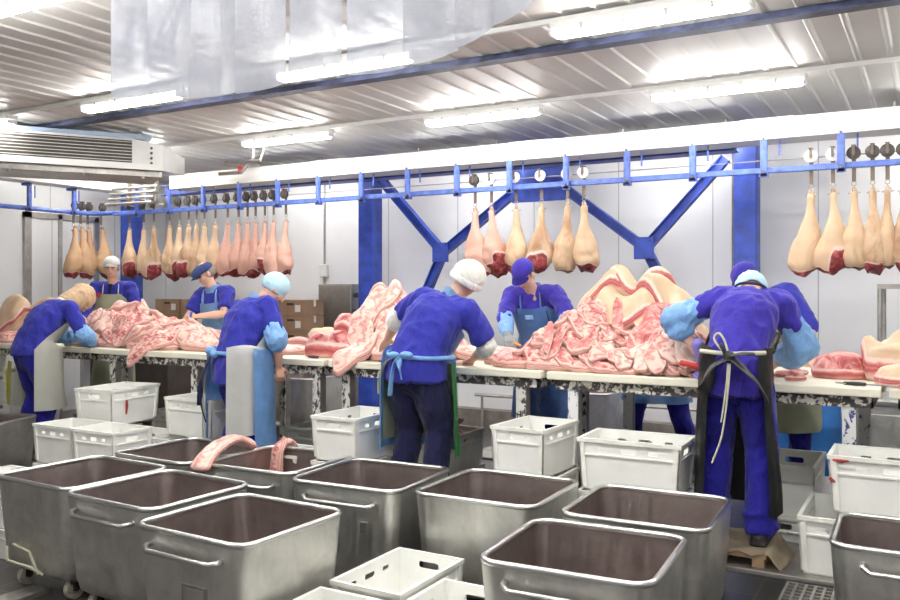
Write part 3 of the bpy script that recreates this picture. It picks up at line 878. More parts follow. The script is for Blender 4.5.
# ------------------------------------------------------------------ steel tubs
def rrect(a, b, r, n=6):
    out = []
    for cx, cy, a0 in ((a - r, b - r, 0), (-a + r, b - r, 90), (-a + r, -b + r, 180), (a - r, -b + r, 270)):
        for k in range(n + 1):
            t = math.radians(a0 + 90 * k / n); out.append((cx + r * math.cos(t), cy + r * math.sin(t)))
    return out
def loops(bm, L, close_first=True, close_last=True):
    V = [[bm.verts.new(p) for p in l] for l in L]
    n = len(V[0])
    for a, b in zip(V, V[1:]):
        for k in range(n): bm.faces.new((a[k], a[(k + 1) % n], b[(k + 1) % n], b[k]))
    if close_first: bm.faces.new(V[0][::-1])
    if close_last: bm.faces.new(V[-1])
    return V
def tub(x, y, rz, label, a=.73, b=.72, h=.65, handle=True, plate=False, latch=False, foot=False, group='stainless steel tubs'):
    root = empty('steel_tub', (x, y, 0), rz)
    A, Bq, r = a / 2, b / 2, .085
    zb = .12
    def ring(s, z, rr): return [(px, py, z) for px, py in rrect(A * s, Bq * s, rr)]
    bm = bmesh.new()
    L = [ring(.80, zb, .07), ring(.86, zb + .02, .08), ring(.90, zb + .08, .085), ring(.945, zb + (h - zb) * .55, r), ring(.985, h - .012, r)]
    loops(bm, L, True, False)
    obj('outer_shell', bm, M['steel'], root, smooth=True, auto=50)
    bm = bmesh.new()
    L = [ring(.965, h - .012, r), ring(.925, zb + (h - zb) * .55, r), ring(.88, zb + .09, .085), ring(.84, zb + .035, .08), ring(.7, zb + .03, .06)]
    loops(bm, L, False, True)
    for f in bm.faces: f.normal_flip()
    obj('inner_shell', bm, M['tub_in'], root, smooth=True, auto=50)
    bm = bmesh.new()
    pts = rrect(A - .012, Bq - .012, r, 8); n = len(pts); R = .0145
    V = []
    for i in range(n):
        p = Vector((*pts[i], h)); q = Vector((*pts[(i + 1) % n], h)); o_ = Vector((*pts[i - 1], h))
        d = (q - o_).normalized(); nx = Vector((d.y, -d.x, 0))
        V.append([bm.verts.new(p + nx * (R * math.cos(t)) + Vector((0, 0, R * math.sin(t)))) for t in np.linspace(0, 2 * math.pi, 9)[:-1]])
    for i in range(n):
        a_, b_ = V[i], V[(i + 1) % n]
        for k in range(8): bm.faces.new((a_[k], a_[(k + 1) % 8], b_[(k + 1) % 8], b_[k]))
    obj('rim', bm, M['rim'], root, smooth=True)
    if handle:
        bm = bmesh.new(); w = A * .62; yy = -Bq * .955; z = h - .085
        pts = [Vector((-w, yy, z + .02)), Vector((-w, yy - .04, z + .018)), Vector((-w + .03, yy - .058, z)), Vector((w - .03, yy - .058, z)), Vector((w, yy - .04, z + .006)), Vector((w, yy, z + .008))]
        tube(bm, pts, .0125, 8)
        obj('handle', bm, M['rim'], root, smooth=True)
    if plate:
        bm = bmesh.new(); yy = -Bq * .935
        box(bm, -.03, .13, yy - .012, yy + .02, h - .33, h - .215, bev=.004)
        p = obj('name_plate', bm, M['plate'], root)
        bm = bmesh.new(); box(bm, -.015, .115, yy - .016, yy - .010, h - .318, h - .23); obj('plate_face', bm, M['galv'], p)
        bm = bmesh.new()
        for k in range(4): tube(bm, [Vector((-.01 + .03 * k, yy - .0, h - .345)), Vector((.0 + .03 * k, yy, h - .365)), Vector((.012 + .03 * k, yy, h - .35))], .004, 5)
        obj('blue_scribble', bm, M['blue_plastic'], root)
    if latch:
        bm = bmesh.new(); yy = -Bq * .94
        box(bm, .13, .18, yy - .012, yy + .02, h - .24, h - .18, bev=.004); obj('latch', bm, M['plate'], root)
    if foot:
        bm = bmesh.new(); yy = -Bq * .92
        tube(bm, [Vector((-.24, yy - .01, zb + .13)), Vector((-.2, yy - .03, zb + .06)), Vector((.03, yy - .03, zb + .06)), Vector((.1, yy, zb + .02))], .008, 6)
        tube(bm, [Vector((-.18, yy - .005, zb + .15)), Vector((0, yy - .02, zb + .14)), Vector((.07, yy - .01, zb + .02))], .008, 6)
        obj('tipping_bracket', bm, M['cord'], root)
    for sx in (-1, 1):
        bm = bmesh.new(); box(bm, sx * A * .62 - .02, sx * A * .62 + .02, -Bq * .72, Bq * .72, zb - .03, zb + .005); obj('chassis_bar', bm, M['galv'], root)
    for sx in (-1, 1):
        for sy in (-1, 1):
            c = Vector((sx * A * .62, sy * Bq * .62, .055))
            bm = bmesh.new(); loft(bm, [(c + Vector((-.018, 0, 0)), .055, .055), (c + Vector((.018, 0, 0)), .055, .055)], n=18, cap=False)
            w = obj('caster', bm, M['rubber'], root, smooth=True, auto=40)
            bm = bmesh.new(); box(bm, c.x - .026, c.x + .026, c.y - .02, c.y + .02, .05, zb - .028); cyl(bm, c + Vector((-.03, 0, 0)), c + Vector((.03, 0, 0)), .012, 8)
            obj('caster_fork', bm, M['dark_metal'], w)
    tag(root, label, 'tub', group)
    return root
tub(-4.47, 3.36, -.04, 'leftmost front steel tub, with a bent bracket low on its side', handle=False, foot=True)
tub(-3.73, 3.28, -.04, 'front steel tub with tube handle, second from the left')
tub(-2.905, 3.06, -.03, 'front steel tub with handle and stamped plate, third from the left', plate=True)
tub(-4.45, 4.165, -.03, 'rear steel tub with a pale pork strip over its rim', handle=False)
tub(-3.70, 4.24, .04, 'rear steel tub with a red pork rib strip over its rim')
tub(-2.92, 4.17, .06, 'steel tub with handle standing right in front of the navy trousers', latch=True)
tub(-2.12, 4.25, .02, 'middle steel tub in front of the crate under the violet-capped man', handle=False)
tub(-1.27, 4.25, .04, 'steel tub directly left of the black apron man', handle=False)
tub(-1.29, 3.42, .06, 'front steel tub cut off by the bottom edge right of centre')
tub(-.05, 4.30, .02, 'steel tub cut off by the right edge, below the white crate', b=.62)
tub(-6.98, 4.19, math.radians(20), 'steel tub cut off by the left edge beside the scarfed woman', h=.66, handle=False)
tub(-6.4, 7.75, 0, 'grey steel bin standing behind the table beside the hairnet woman', a=.72, b=.72, h=.75, handle=False, group='steel bins behind the tables')
tub(-3.05, 8.0, 0, 'grey steel bin standing behind the violet-capped man', a=.75, b=.7, h=.76, handle=False, group='steel bins behind the tables')

# ------------------------------------------------------------------ crates
def plate_holes(bm, w, h, t, holes, Mx):
    """flat wall w x h with rounded slots, thickness t along +y"""
    outer = [(-w / 2, 0), (w / 2, 0), (w / 2, h), (-w / 2, h)]
    loopsp = [outer]
    for (cx, cz, hw, hh) in holes:
        r = min(hw, hh) * .8; lp = []
        for qx, qz, a0 in ((hw - r, hh - r, 0), (-hw + r, hh - r, 90), (-hw + r, -hh + r, 180), (hw - r, -hh + r, 270)):
            for k in range(4):
                a = math.radians(a0 + 30 * k); lp.append((cx + qx + r * math.cos(a), cz + qz + r * math.sin(a)))
        loopsp.append(lp[::-1])
    tris = tessellate_polygon([[Vector((x, z, 0)) for x, z in l] for l in loopsp])
    flat = [p for l in loopsp for p in l]
    F = [bm.verts.new(Mx @ Vector((x, 0, z))) for x, z in flat]; B = [bm.verts.new(Mx @ Vector((x, t, z))) for x, z in flat]
    for tr in tris:
        bm.faces.new([F[i] for i in tr]); bm.faces.new([B[i] for i in tr[::-1]])
    k = 0
    for l in loopsp:
        n = len(l)
        for i in range(n):
            a, b = k + i, k + (i + 1) % n
            bm.faces.new((F[a], F[b], B[b], B[a]))
        k += n
def make_crate(m, mr, W=.60, D=.40, Hh=.30):
    bm = bmesh.new(); t = .006
    T = lambda x, y, a: Matrix.Translation((x, y, 0)) @ Matrix.Rotation(a, 4, 'Z')
    zs = Hh - .062
    long_h = [(-.15, zs, .028, .011), (0, zs, .045, .014), (.15, zs, .028, .011)]
    short_h = [(0, zs, .065, .017)]
    plate_holes(bm, W, Hh, t, long_h, T(0, -D / 2, 0)); plate_holes(bm, W, Hh, t, long_h, T(0, D / 2, math.pi))
    plate_holes(bm, D, Hh, t, short_h, T(W / 2, 0, math.pi / 2)); plate_holes(bm, D, Hh, t, short_h, T(-W / 2, 0, -math.pi / 2))
    box(bm, -W / 2, W / 2, -D / 2, D / 2, 0, .008)
    o = obj('plastic_crate', bm, m)
    bm = bmesh.new(); e = .016
    for (z0, z1, q) in ((Hh - .022, Hh, e), (Hh - .098, Hh - .088, e * .7)):
        box(bm, -W / 2 - q, W / 2 + q, -D / 2 - q, -D / 2 + .002, z0, z1); box(bm, -W / 2 - q, W / 2 + q, D / 2 - .002, D / 2 + q, z0, z1)
        box(bm, -W / 2 - q, -W / 2 + .002, -D / 2, D / 2, z0, z1); box(bm, W / 2 - .002, W / 2 + q, -D / 2, D / 2, z0, z1)
    obj('rim', bm, mr, o)
    for sx in (-1, 1):
        for sy in (-1, 1):
            bm = bmesh.new()
            xa, xb = sorted((sx * (W / 2 + .012), sx * (W / 2 - .03))); ya, yb = sorted((sy * D / 2, sy * (D / 2 + .012)))
            box(bm, xa, xb, ya, yb, .02, Hh - .02)
            xa, xb = sorted((sx * W / 2, sx * (W / 2 + .012))); ya, yb = sorted((sy * (D / 2 + .012), sy * (D / 2 - .03)))
            box(bm, xa, xb, ya, yb, .02, Hh - .02)
            obj('corner_rib', bm, mr, o)
    for ch in [o] + list(o.children):
        for v in ch.data.vertices:
            k = .93 + .07 * min(1, max(0, v.co.z / Hh)); v.co.x *= k; v.co.y *= k
    return o
cr_src = {'w': make_crate(M['crate'], M['crate_rim']), 'g': make_crate(M['crate_grey'], M['crate_grey']), 'n': make_crate(M['crate_green'], M['crate_green'])}
cr_used = set()
def crate(x, y, ztop, du, dv, label, kind='w', rz=0.0, h=.30, group='white plastic crates', stack=False):
    src = cr_src[kind]
    o = copy_tree(src) if kind in cr_used else src
    cr_used.add(kind)
    if du >= dv: sc = (du / .632, dv / .432, h / .30); r = rz
    else: sc = (dv / .632, du / .432, h / .30); r = rz + math.pi / 2
    o.location = (x, y, ztop - h); o.scale = sc; o.rotation_euler = (0, 0, r)
    tag(o, label, 'crate', group)
    return o
c = crate
c(-1.51, 4.82, .90, .60, .39, 'white crate left of the black apron, topmost of its stack', rz=.03)
c(-1.51, 4.82, .595, .60, .39, 'white crate under the topmost crate left of the black apron')
c(-2.18, 4.885, .92, .37, .50, 'yellowed white crate in front of the violet-capped man, topmost of its stack', rz=-.06)
c(-2.18, 4.895, .615, .39, .51, 'white crate underneath the yellowed crate before the violet-capped man')
c(-3.48, 4.79, .905, .376, .563, 'white crate with stained corner left of the navy trousers, topmost')
c(-3.48, 4.79, .60, .376, .563, 'white crate underneath the one with the stained corner')
CR_SMEAR = c(-5.94, 4.79, .95, .385, .575, 'white crate with a red smear, topmost beside the scarfed woman', rz=.14)
c(-5.02, 4.86, .91, .52, .35, 'white crate just left of the white apron, topmost of its stack')
c(-6.08, 4.76, .62, .48, .39, 'low white crate under the crate with a red smear, left one')
c(-5.57, 4.76, .60, .48, .39, 'low white crate between two taller stacks left of the white apron')
c(-5.05, 4.76, .60, .48, .39, 'low white crate under the crate just left of the white apron')
c(-4.08, 4.76, .60, .48, .38, 'low white crate right of the white apron behind the tubs')
c(-5.83, 4.27, .72, .46, .36, 'white crate beside the left-edge tub, in front of the scarfed woman')
c(-5.36, 4.27, .72, .46, .36, 'white crate right of the crate beside the left-edge tub')
c(-5.83, 4.27, .415, .46, .36, 'lower white crate of the stack beside the left-edge tub')
c(-5.36, 4.27, .41, .46, .36, 'lower white crate of the stack right of the left-edge tub')
c(-5.83, 4.27, .11, .46, .36, 'shallow base crate under the stack beside the left-edge tub', h=.11)
c(-5.36, 4.27, .11, .46, .36, 'shallow base crate under the stack right of the left-edge tub', h=.11)
c(-5.45, 3.52, .20, .60, .40, 'shallow base crate under the left-edge crate', h=.20)
c(-5.45, 3.52, .50, .60, .40, 'white crate at the left edge behind the leftmost front tub')
c(-2.29, 3.50, .38, .40, .60, 'clean white crate at the bottom centre between steel tubs')
c(-1.86, 3.22, .37, .38, .60, 'white crate at the bottom touching the front right tub')
c(-2.31, 2.86, .36, .40, .60, 'white crate at the bottom edge right of the plated tub')
CR_RIGHT = c(-.19, 4.93, .905, .60, .38, 'white crate with red smears at the right edge, on top')
c(-.43, 4.93, .60, .38, .58, 'clean white crate between the black apron and the right tub')
c(-.02, 4.96, .60, .38, .58, 'white crate hidden behind the right-edge tub')
c(-.85, 5.98, .65, .40, .60, 'yellowed crate under the table right of the black apron, upper of two', h=.33)
c(-.85, 5.98, .325, .40, .60, 'yellowed crate under the table right of the black apron, lower of two', h=.325)
c(-8.45, 5.62, .90, .40, .60, 'white crate under the far left table, topmost')
c(-8.45, 5.62, .60, .40, .60, 'white crate under the far left table, middle of its stack')
c(-8.45, 5.62, .30, .40, .60, 'white crate under the far left table, bottom of its stack')
c(-4.50, 5.72, .62, .40, .60, 'cloudy grey crate under the table right of the white apron, upper', 'g', group='cloudy grey crates')
c(-4.50, 5.72, .31, .40, .60, 'cloudy grey crate under the table right of the white apron, lower', 'g', group='cloudy grey crates')
c(-3.48, 6.02, .60, .40, .60, 'cloudy grey crate with pork behind the navy trousers', 'g', group='cloudy grey crates')
c(-3.48, 6.02, .30, .40, .60, 'cloudy grey crate beneath the one with pork behind the navy trousers', 'g', group='cloudy grey crates')
c(-6.15, 5.75, .62, .60, .40, 'cloudy grey crate under the table behind the scarfed woman apron', 'g', group='cloudy grey crates')
for k in range(4):
    c(-1.78, 5.42, .78 - .19 * k, .40, .56, 'greenish crate under the big heap table, %s from the top of its stack' % ORD[k], 'n', h=.185, group='stacked greenish crates')

# dried red smears on two crates
def smear(crate_obj, pts, normal, label_m):
    bm = bmesh.new(); nrm = Vector(normal)
    loft(bm, [(Vector(p), w, .0016) for p, w in pts], n=10, up=nrm)
    o = obj('red_smear', bm, label_m, crate_obj, smooth=True)
    o.matrix_parent_inverse = Matrix.LocRotScale(crate_obj.location, crate_obj.rotation_euler, crate_obj.scale).inverted()
SMR = simple('dried_red_smear', (.42, .05, .03), .5, var=.3)
fx, fy = math.cos(.14), math.sin(.14)
q0 = Vector((-5.94 + fx * .181 + .10 * fy, 4.79 + fy * .181 - .10 * fx, 0))
smear(CR_SMEAR, [((q0.x, q0.y, .86), .012), ((q0.x + .003, q0.y, .80), .016), ((q0.x - .004, q0.y, .735), .008)], (fx, fy, 0), SMR)
smear(CR_RIGHT, [((-.46, 4.725, .886), .006), ((-.42, 4.725, .882), .010), ((-.385, 4.725, .886), .004)], (0, -1, 0), SMR)
smear(CR_RIGHT, [((-.475, 4.738, .79), .008), ((-.462, 4.738, .775), .010), ((-.45, 4.738, .772), .004)], (0, -1, 0), SMR)
# ------------------------------------------------------------------ standing platforms
def platform(x0, x1, y0, y1, label, z=STEP):
    root = empty('standing_platform', ((x0 + x1) / 2, (y0 + y1) / 2, 0)); cx, cy, _ = root.location
    bm = bmesh.new(); box(bm, x0 - cx, x1 - cx, y0 - cy, y1 - cy, z - .025, z, bev=.004); obj('deck', bm, M['galv'], root)
    for sx in (x0 + .05, x1 - .05):
        for sy in (y0 + .05, y1 - .05):
            bm = bmesh.new(); box(bm, sx - .02 - cx, sx + .02 - cx, sy - .02 - cy, sy + .02 - cy, 0, z - .025); obj('leg', bm, M['galv'], root)
    tag(root, label, 'platform', 'steel standing platforms')
platform(-1.30, -.40, 4.60, 5.22, 'grey steel platform under the man in the black apron')
platform(-2.62, -1.32, 4.60, 5.07, 'grey steel platform carrying crates behind the middle tubs')
platform(-3.70, -2.66, 4.52, 5.09, 'grey steel platform under the white knit cap woman')
platform(-4.85, -3.74, 4.56, 5.09, 'grey steel platform under the hairnet woman')
platform(-6.36, -4.89, 4.55, 5.09, 'grey steel platform carrying the left crates')
platform(-7.5, -6.40, 4.58, 5.09, 'grey steel platform under the scarfed woman')
platform(-.38, .6, 4.64, 5.24, 'grey steel platform with crates behind the right-edge tub')
for x0, x1, lab in ((-9.0, -6.2, 'grey steel platform behind the left tables under two men'), (-3.6, -2.5, 'grey steel platform under the violet-capped man'), (-2.45, -.5, 'grey steel platform behind the big heap of pork')):
    platform(x0, x1, 6.55, 7.2, lab)
# grating step
root = empty('grating_step', (-.52, 4.42, 0))
bm = bmesh.new()
for k in range(7): box(bm, -.13 + .26 * k / 6 - .006, -.13 + .26 * k / 6 + .006, -.15, .15, .25, .28)
for k in range(7): box(bm, -.136, .136, -.15 + .3 * k / 6 - .006, -.15 + .3 * k / 6 + .006, .25, .278)
obj('grating', bm, M['galv'], root)
bm = bmesh.new()
for sx in (-.12, .12):
    for sy in (-.13, .13): box(bm, sx - .012, sx + .012, sy - .012, sy + .012, 0, .25)
obj('leg', bm, M['galv'], root)
tag(root, 'small perforated steel step in front of the clean white crate', 'step')
bm = bmesh.new(); box(bm, -4.58, -4.44, 2.0, 3.12, .0, .03, bev=.004)  # flat bar standing in for the base arm of the leftmost front tub
tag(obj('drain_cover', bm, M['galv']), 'steel drain cover strip on the floor at the lower left corner', 'drain cover')
# pallet piece with flattened carton under the right man
root = empty('wooden_pallet', (-1.01, 4.85, STEP))
bm = bmesh.new()
for k in range(3): box(bm, -.25, .24, -.2 + .14 * k, -.09 + .14 * k, .045, .068)
obj('slat', bm, M['wood'], root)
bm = bmesh.new()
for sx in (-.21, 0, .20): box(bm, sx - .03, sx + .03, -.2, .19, .001, .045)
obj('bearer', bm, M['wood'], root)
tag(root, 'short piece of wooden pallet under the shoes of the black apron man', 'pallet')
def sheet(name, x0, x1, y0, y1, zf, m, amp, label, cat, nx=22, ny=18, th=.005):
    bm = bmesh.new(); G = []
    sd = Vector((rng.random() * 30, 3, 1))
    for i in range(nx + 1):
        row = []
        for j in range(ny + 1):
            x = x0 + (x1 - x0) * i / nx; y = y0 + (y1 - y0) * j / ny
            q = Vector((x * 6, y * 6, 0)) + sd
            e = min(i, nx - i, j, ny - j)
            if e == 0: x += .03 * noise.noise(q * 2.2); y += .03 * noise.noise(q * 2.2 + Vector((5, 5, 5)))
            row.append(bm.verts.new((x, y, zf(x, y) + amp * abs(noise.noise(q)))))
        G.append(row)
    for i in range(nx):
        for j in range(ny): bm.faces.new((G[i][j], G[i + 1][j], G[i + 1][j + 1], G[i][j + 1]))
    bmesh.ops.solidify(bm, geom=bm.faces[:], thickness=-th)
    o = obj(name, bm, m, smooth=True, auto=50)
    tag(o, label, cat)
    return o
def carton_z(x, y):
    dx = max(0, x + .77, -1.26 - x); dy = max(0, 4.65 - y)
    dd = math.hypot(dx, dy)
    return STEP + .0075 + max(0, .066 - max(0, dd - .01) * 1.2)
sheet('flattened_carton', -1.27, -.68, 4.64, 5.08, carton_z, M['mat_card'], .012, 'crumpled flattened carton sheet laid over the short pallet', 'cardboard')

# ------------------------------------------------------------------ backdrop: boxes, cabinet, barrel, stand, pipes
def make_box():
    bm = bmesh.new(); box(bm, -.25, .25, -.19, .19, 0, .205, bev=.004)
    o = obj('carton', bm, M['cardboard'])
    bm = bmesh.new(); box(bm, .08, .17, -.193, -.188, .05, .14); obj('paper_label', bm, M['card_tape'], o)
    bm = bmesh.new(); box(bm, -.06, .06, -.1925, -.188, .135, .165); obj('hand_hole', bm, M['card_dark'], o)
    bm = bmesh.new(); box(bm, -.252, .252, -.02, .02, .203, .2075); box(bm, .248, .2535, -.02, .02, .12, .2075); obj('parcel_tape', bm, M['card_tape'], o)
    return o
bx0 = make_box(); bx_used = False
def pallet_stack(x0, y0, cols, rows, heights, z0, lab):
    global bx_used
    root = empty('wooden_pallet', (x0 + cols * .26, y0 + .2 * rows, 0))
    w = cols * .26
    for j, yy in enumerate((-.3, 0, .3)):
        bm = bmesh.new(); box(bm, -w, w, yy - .05, yy + .05, z0 - .02, z0); obj('slat', bm, M['wood'], root)
    for xx in (-w + .06, 0, w - .06):
        bm = bmesh.new(); box(bm, xx - .05, xx + .05, -.35, .35, 0, z0 - .02); obj('bearer', bm, M['wood'], root)
    tag(root, 'wooden pallet under the ' + lab, 'pallet')
    for r in range(rows):
        for cidx in range(cols):
            for k in range(heights[cidx]):
                o = bx0 if not bx_used else copy_tree(bx0)
                bx_used = True
                o.location = (x0 + .26 + cidx * .52 + rng.uniform(-.008, .008), y0 + .19 + r * .4 + rng.uniform(-.008, .008), z0 + .001 + k * .209)
                o.rotation_euler = (0, 0, rng.uniform(-.015, .015))
                where = 'bottom' if k == 0 else ORD[k] + ' from the bottom'
                tag(o, 'brown carton, %s, %s column, %s row, %s' % (where, ['left', 'middle', 'right'][cidx], ['front', 'rear'][r], lab), 'box', 'cartons in the ' + lab)
pallet_stack(-10.35, 8.55, 3, 2, [6, 7, 7], .16, 'far left carton stack')
pallet_stack(-8.62, 8.6, 3, 1, [7, 7, 7], .16, 'carton stack by the grey cabinet')

root = empty('electrical_cabinet', (-7.08, 9.35, 0))
bm = bmesh.new(); box(bm, -.28, .28, -.13, .15, .98, 1.83, bev=.006); obj('body', bm, M['cabinet'], root)
bm = bmesh.new(); box(bm, -.26, .23, -.142, -.13, 1.0, 1.81, bev=.004); d = obj('door', bm, M['cabinet'], root)
bm = bmesh.new(); box(bm, .10, .16, -.146, -.1415, 1.22, 1.29); obj('warning_sticker', bm, simple('yellow_sticker', (.75, .65, .05), .5), d)
bm = bmesh.new()
for z in (1.2, 1.45, 1.68): cyl(bm, Vector((.28, -.05, z)), Vector((.32, -.05, z)), .035, 10)
obj('knob', bm, M['dark_metal'], root)
bm = bmesh.new(); box(bm, -.27, .27, -.1, .12, .5, .978); obj('plinth', bm, M['galv'], root)
for sx in (-.24, .24):
    bm = bmesh.new(); box(bm, sx - .02, sx + .02, -.08, .1, 0, .5); obj('leg', bm, M['galv'], root)
tag(root, 'grey steel electrical cabinet with yellow sticker left of the blue column', 'cabinet')
root = empty('junction_box', (-7.7, 9.8, 0))
bm = bmesh.new(); box(bm, -.07, .07, -.06, -.002, 1.94, 2.12, bev=.01); obj('cover', bm, M['white_metal'], root)
bm = bmesh.new(); tube(bm, [Vector((0, -.02, 2.12)), Vector((0, -.02, CEIL))], .012, 8); tube(bm, [Vector((0, -.02, 1.94)), Vector((0, -.02, .6))], .012, 8); obj('conduit', bm, M['galv'], root)
tag(root, 'white junction box with vertical conduit on the back wall', 'junction box')

root = empty('plastic_barrel', (-.99, 8.0, 0))
bm = bmesh.new()
pr = [(.0, .25), (.02, .27), (.25, .285), (.27, .295), (.3, .285), (.56, .285), (.58, .295), (.61, .285), (.80, .275), (.84, .26), (.86, .25)]
loft(bm, [((0, 0, z), r, r) for z, r in pr], n=28, cap=False)
obj('body', bm, M['barrel'], root, smooth=True, auto=45)
bm = bmesh.new(); loft(bm, [((0, 0, .862), .262, .262), ((0, 0, .885), .262, .262)], n=28, cap=False); obj('lid', bm, M['barrel'], root, smooth=True, auto=40)
tag(root, 'blue plastic barrel standing under the right table', 'barrel')

root = empty('steel_stand', (0, 8.4, 0))
for x in (-.42, .9):
    for y in (-.3, .3):
        bm = bmesh.new(); cyl(bm, Vector((x, y, 0)), Vector((x, y, 1.78)), .02, 10); obj('post', bm, M['galv'], root)
bm = bmesh.new()
for y in (-.3, .3): box(bm, -.44, .92, y - .02, y + .02, 1.76, 1.80)
for x in (-.42, .9): box(bm, x - .02, x + .02, -.3, .3, 1.761, 1.799)
obj('top_rail', bm, M['galv'], root)
bm = bmesh.new(); box(bm, -.66, 1.2, -.42, .4, .78, .82, bev=.006); obj('counter', bm, M['rim'], root)
bm = bmesh.new(); box(bm, -.62, 1.15, -.38, .38, .05, .778)
obj('cupboard', bm, M['steel'], root)
bm = bmesh.new()
for k in range(4): box(bm, -.60 + .43 * k, -.20 + .43 * k, -.392, -.381, .1, .7, bev=.004)
obj('door', bm, M['steel'], root)
tag(root, 'stainless steel counter and pipe stand at the right edge by the wall', 'stand')

root = empty('guard_rail', (-2.2, 9.55, 0))
bm = bmesh.new(); tube(bm, [Vector((-2.9, 0, .42)), Vector((1.4, 0, .42))], .022, 8); obj('pipe', bm, M['galv'], root)
for x in (-2.8, -1.9, -1.0, -.1, .8, 1.35):
    bm = bmesh.new(); cyl(bm, Vector((x, 0, 0)), Vector((x, 0, .41)), .018, 8); obj('post', bm, M['galv'], root)
tag(root, 'low steel pipe guard rail along the foot of the back wall', 'rail')
bm = bmesh.new(); box(bm, -11, -8.9, 6.75, 6.95, .98, 1.02); box(bm, -11, -8.9, 6.78, 6.92, .90, .96)
for x in (-10.8, -9.1): box(bm, x - .03, x + .03, 6.8, 6.9, 0, .9)
tag(obj('low_bench', bm, M['white_metal']), 'white narrow bench behind the far left table', 'bench')
bm = bmesh.new(); box(bm, -.75, .75, -.35, .35, .10, 1.02, bev=.03)  # added dark box standing in for the shade behind the left tables
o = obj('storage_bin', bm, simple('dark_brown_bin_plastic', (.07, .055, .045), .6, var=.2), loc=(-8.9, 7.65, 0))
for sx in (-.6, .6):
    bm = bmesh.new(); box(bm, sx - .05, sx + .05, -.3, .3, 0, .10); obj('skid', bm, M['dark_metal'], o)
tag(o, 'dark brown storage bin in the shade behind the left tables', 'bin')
bm = bmesh.new(); box(bm, -2.0, -1.93, 9.70, 9.79, 0.6, 1.2); tube(bm, [Vector((-1.965, 9.75, 1.2)), Vector((-1.965, 9.75, CEIL))], .012, 8)
tag(obj('wall_post', bm, M['leg_grey']), 'grey service post on the back wall seen under the heap table', 'post')

# ------------------------------------------------------------------ meat laid on the tables (each piece drapes over what is below it)
GX0, GX1, GY0, GY1, GR = -9.8, 1.8, 4.80, 6.55, .0125
NX, NY = int((GX1 - GX0) / GR), int((GY1 - GY0) / GR)
yy = GY0 + (np.arange(NY) + .5) * GR
HF = np.tile(np.where(yy >= 5.09, TABLE_Z + .001, TABLE_Z + .001 - 2.2 * (5.09 - yy)), (NX, 1))
def smooth_field(A, dil, blur):
    B = A.copy()
    for _ in range(dil):
        C = B.copy()
        C[1:] = np.maximum(C[1:], B[:-1]); C[:-1] = np.maximum(C[:-1], B[1:])
        D = C.copy()
        C[:, 1:] = np.maximum(C[:, 1:], D[:, :-1]); C[:, :-1] = np.maximum(C[:, :-1], D[:, 1:])
        B = C
    for _ in range(blur):
        P = np.pad(B, 1, mode='edge')
        B = (P[:-2, 1:-1] + P[2:, 1:-1] + P[1:-1, :-2] + P[1:-1, 2:] + P[1:-1, 1:-1]) / 5
    return B
def samp(A, i0, j0, x, y):
    fx = np.clip((x - GX0) / GR - .5 - i0, 0, A.shape[0] - 1.001); fy = np.clip((y - GY0) / GR - .5 - j0, 0, A.shape[1] - 1.001)
    i = fx.astype(int); j = fy.astype(int); a = fx - i; b = fy - j
    return (A[i, j] * (1 - a) * (1 - b) + A[i + 1, j] * a * (1 - b) + A[i, j + 1] * (1 - a) * b + A[i + 1, j + 1] * a * b)
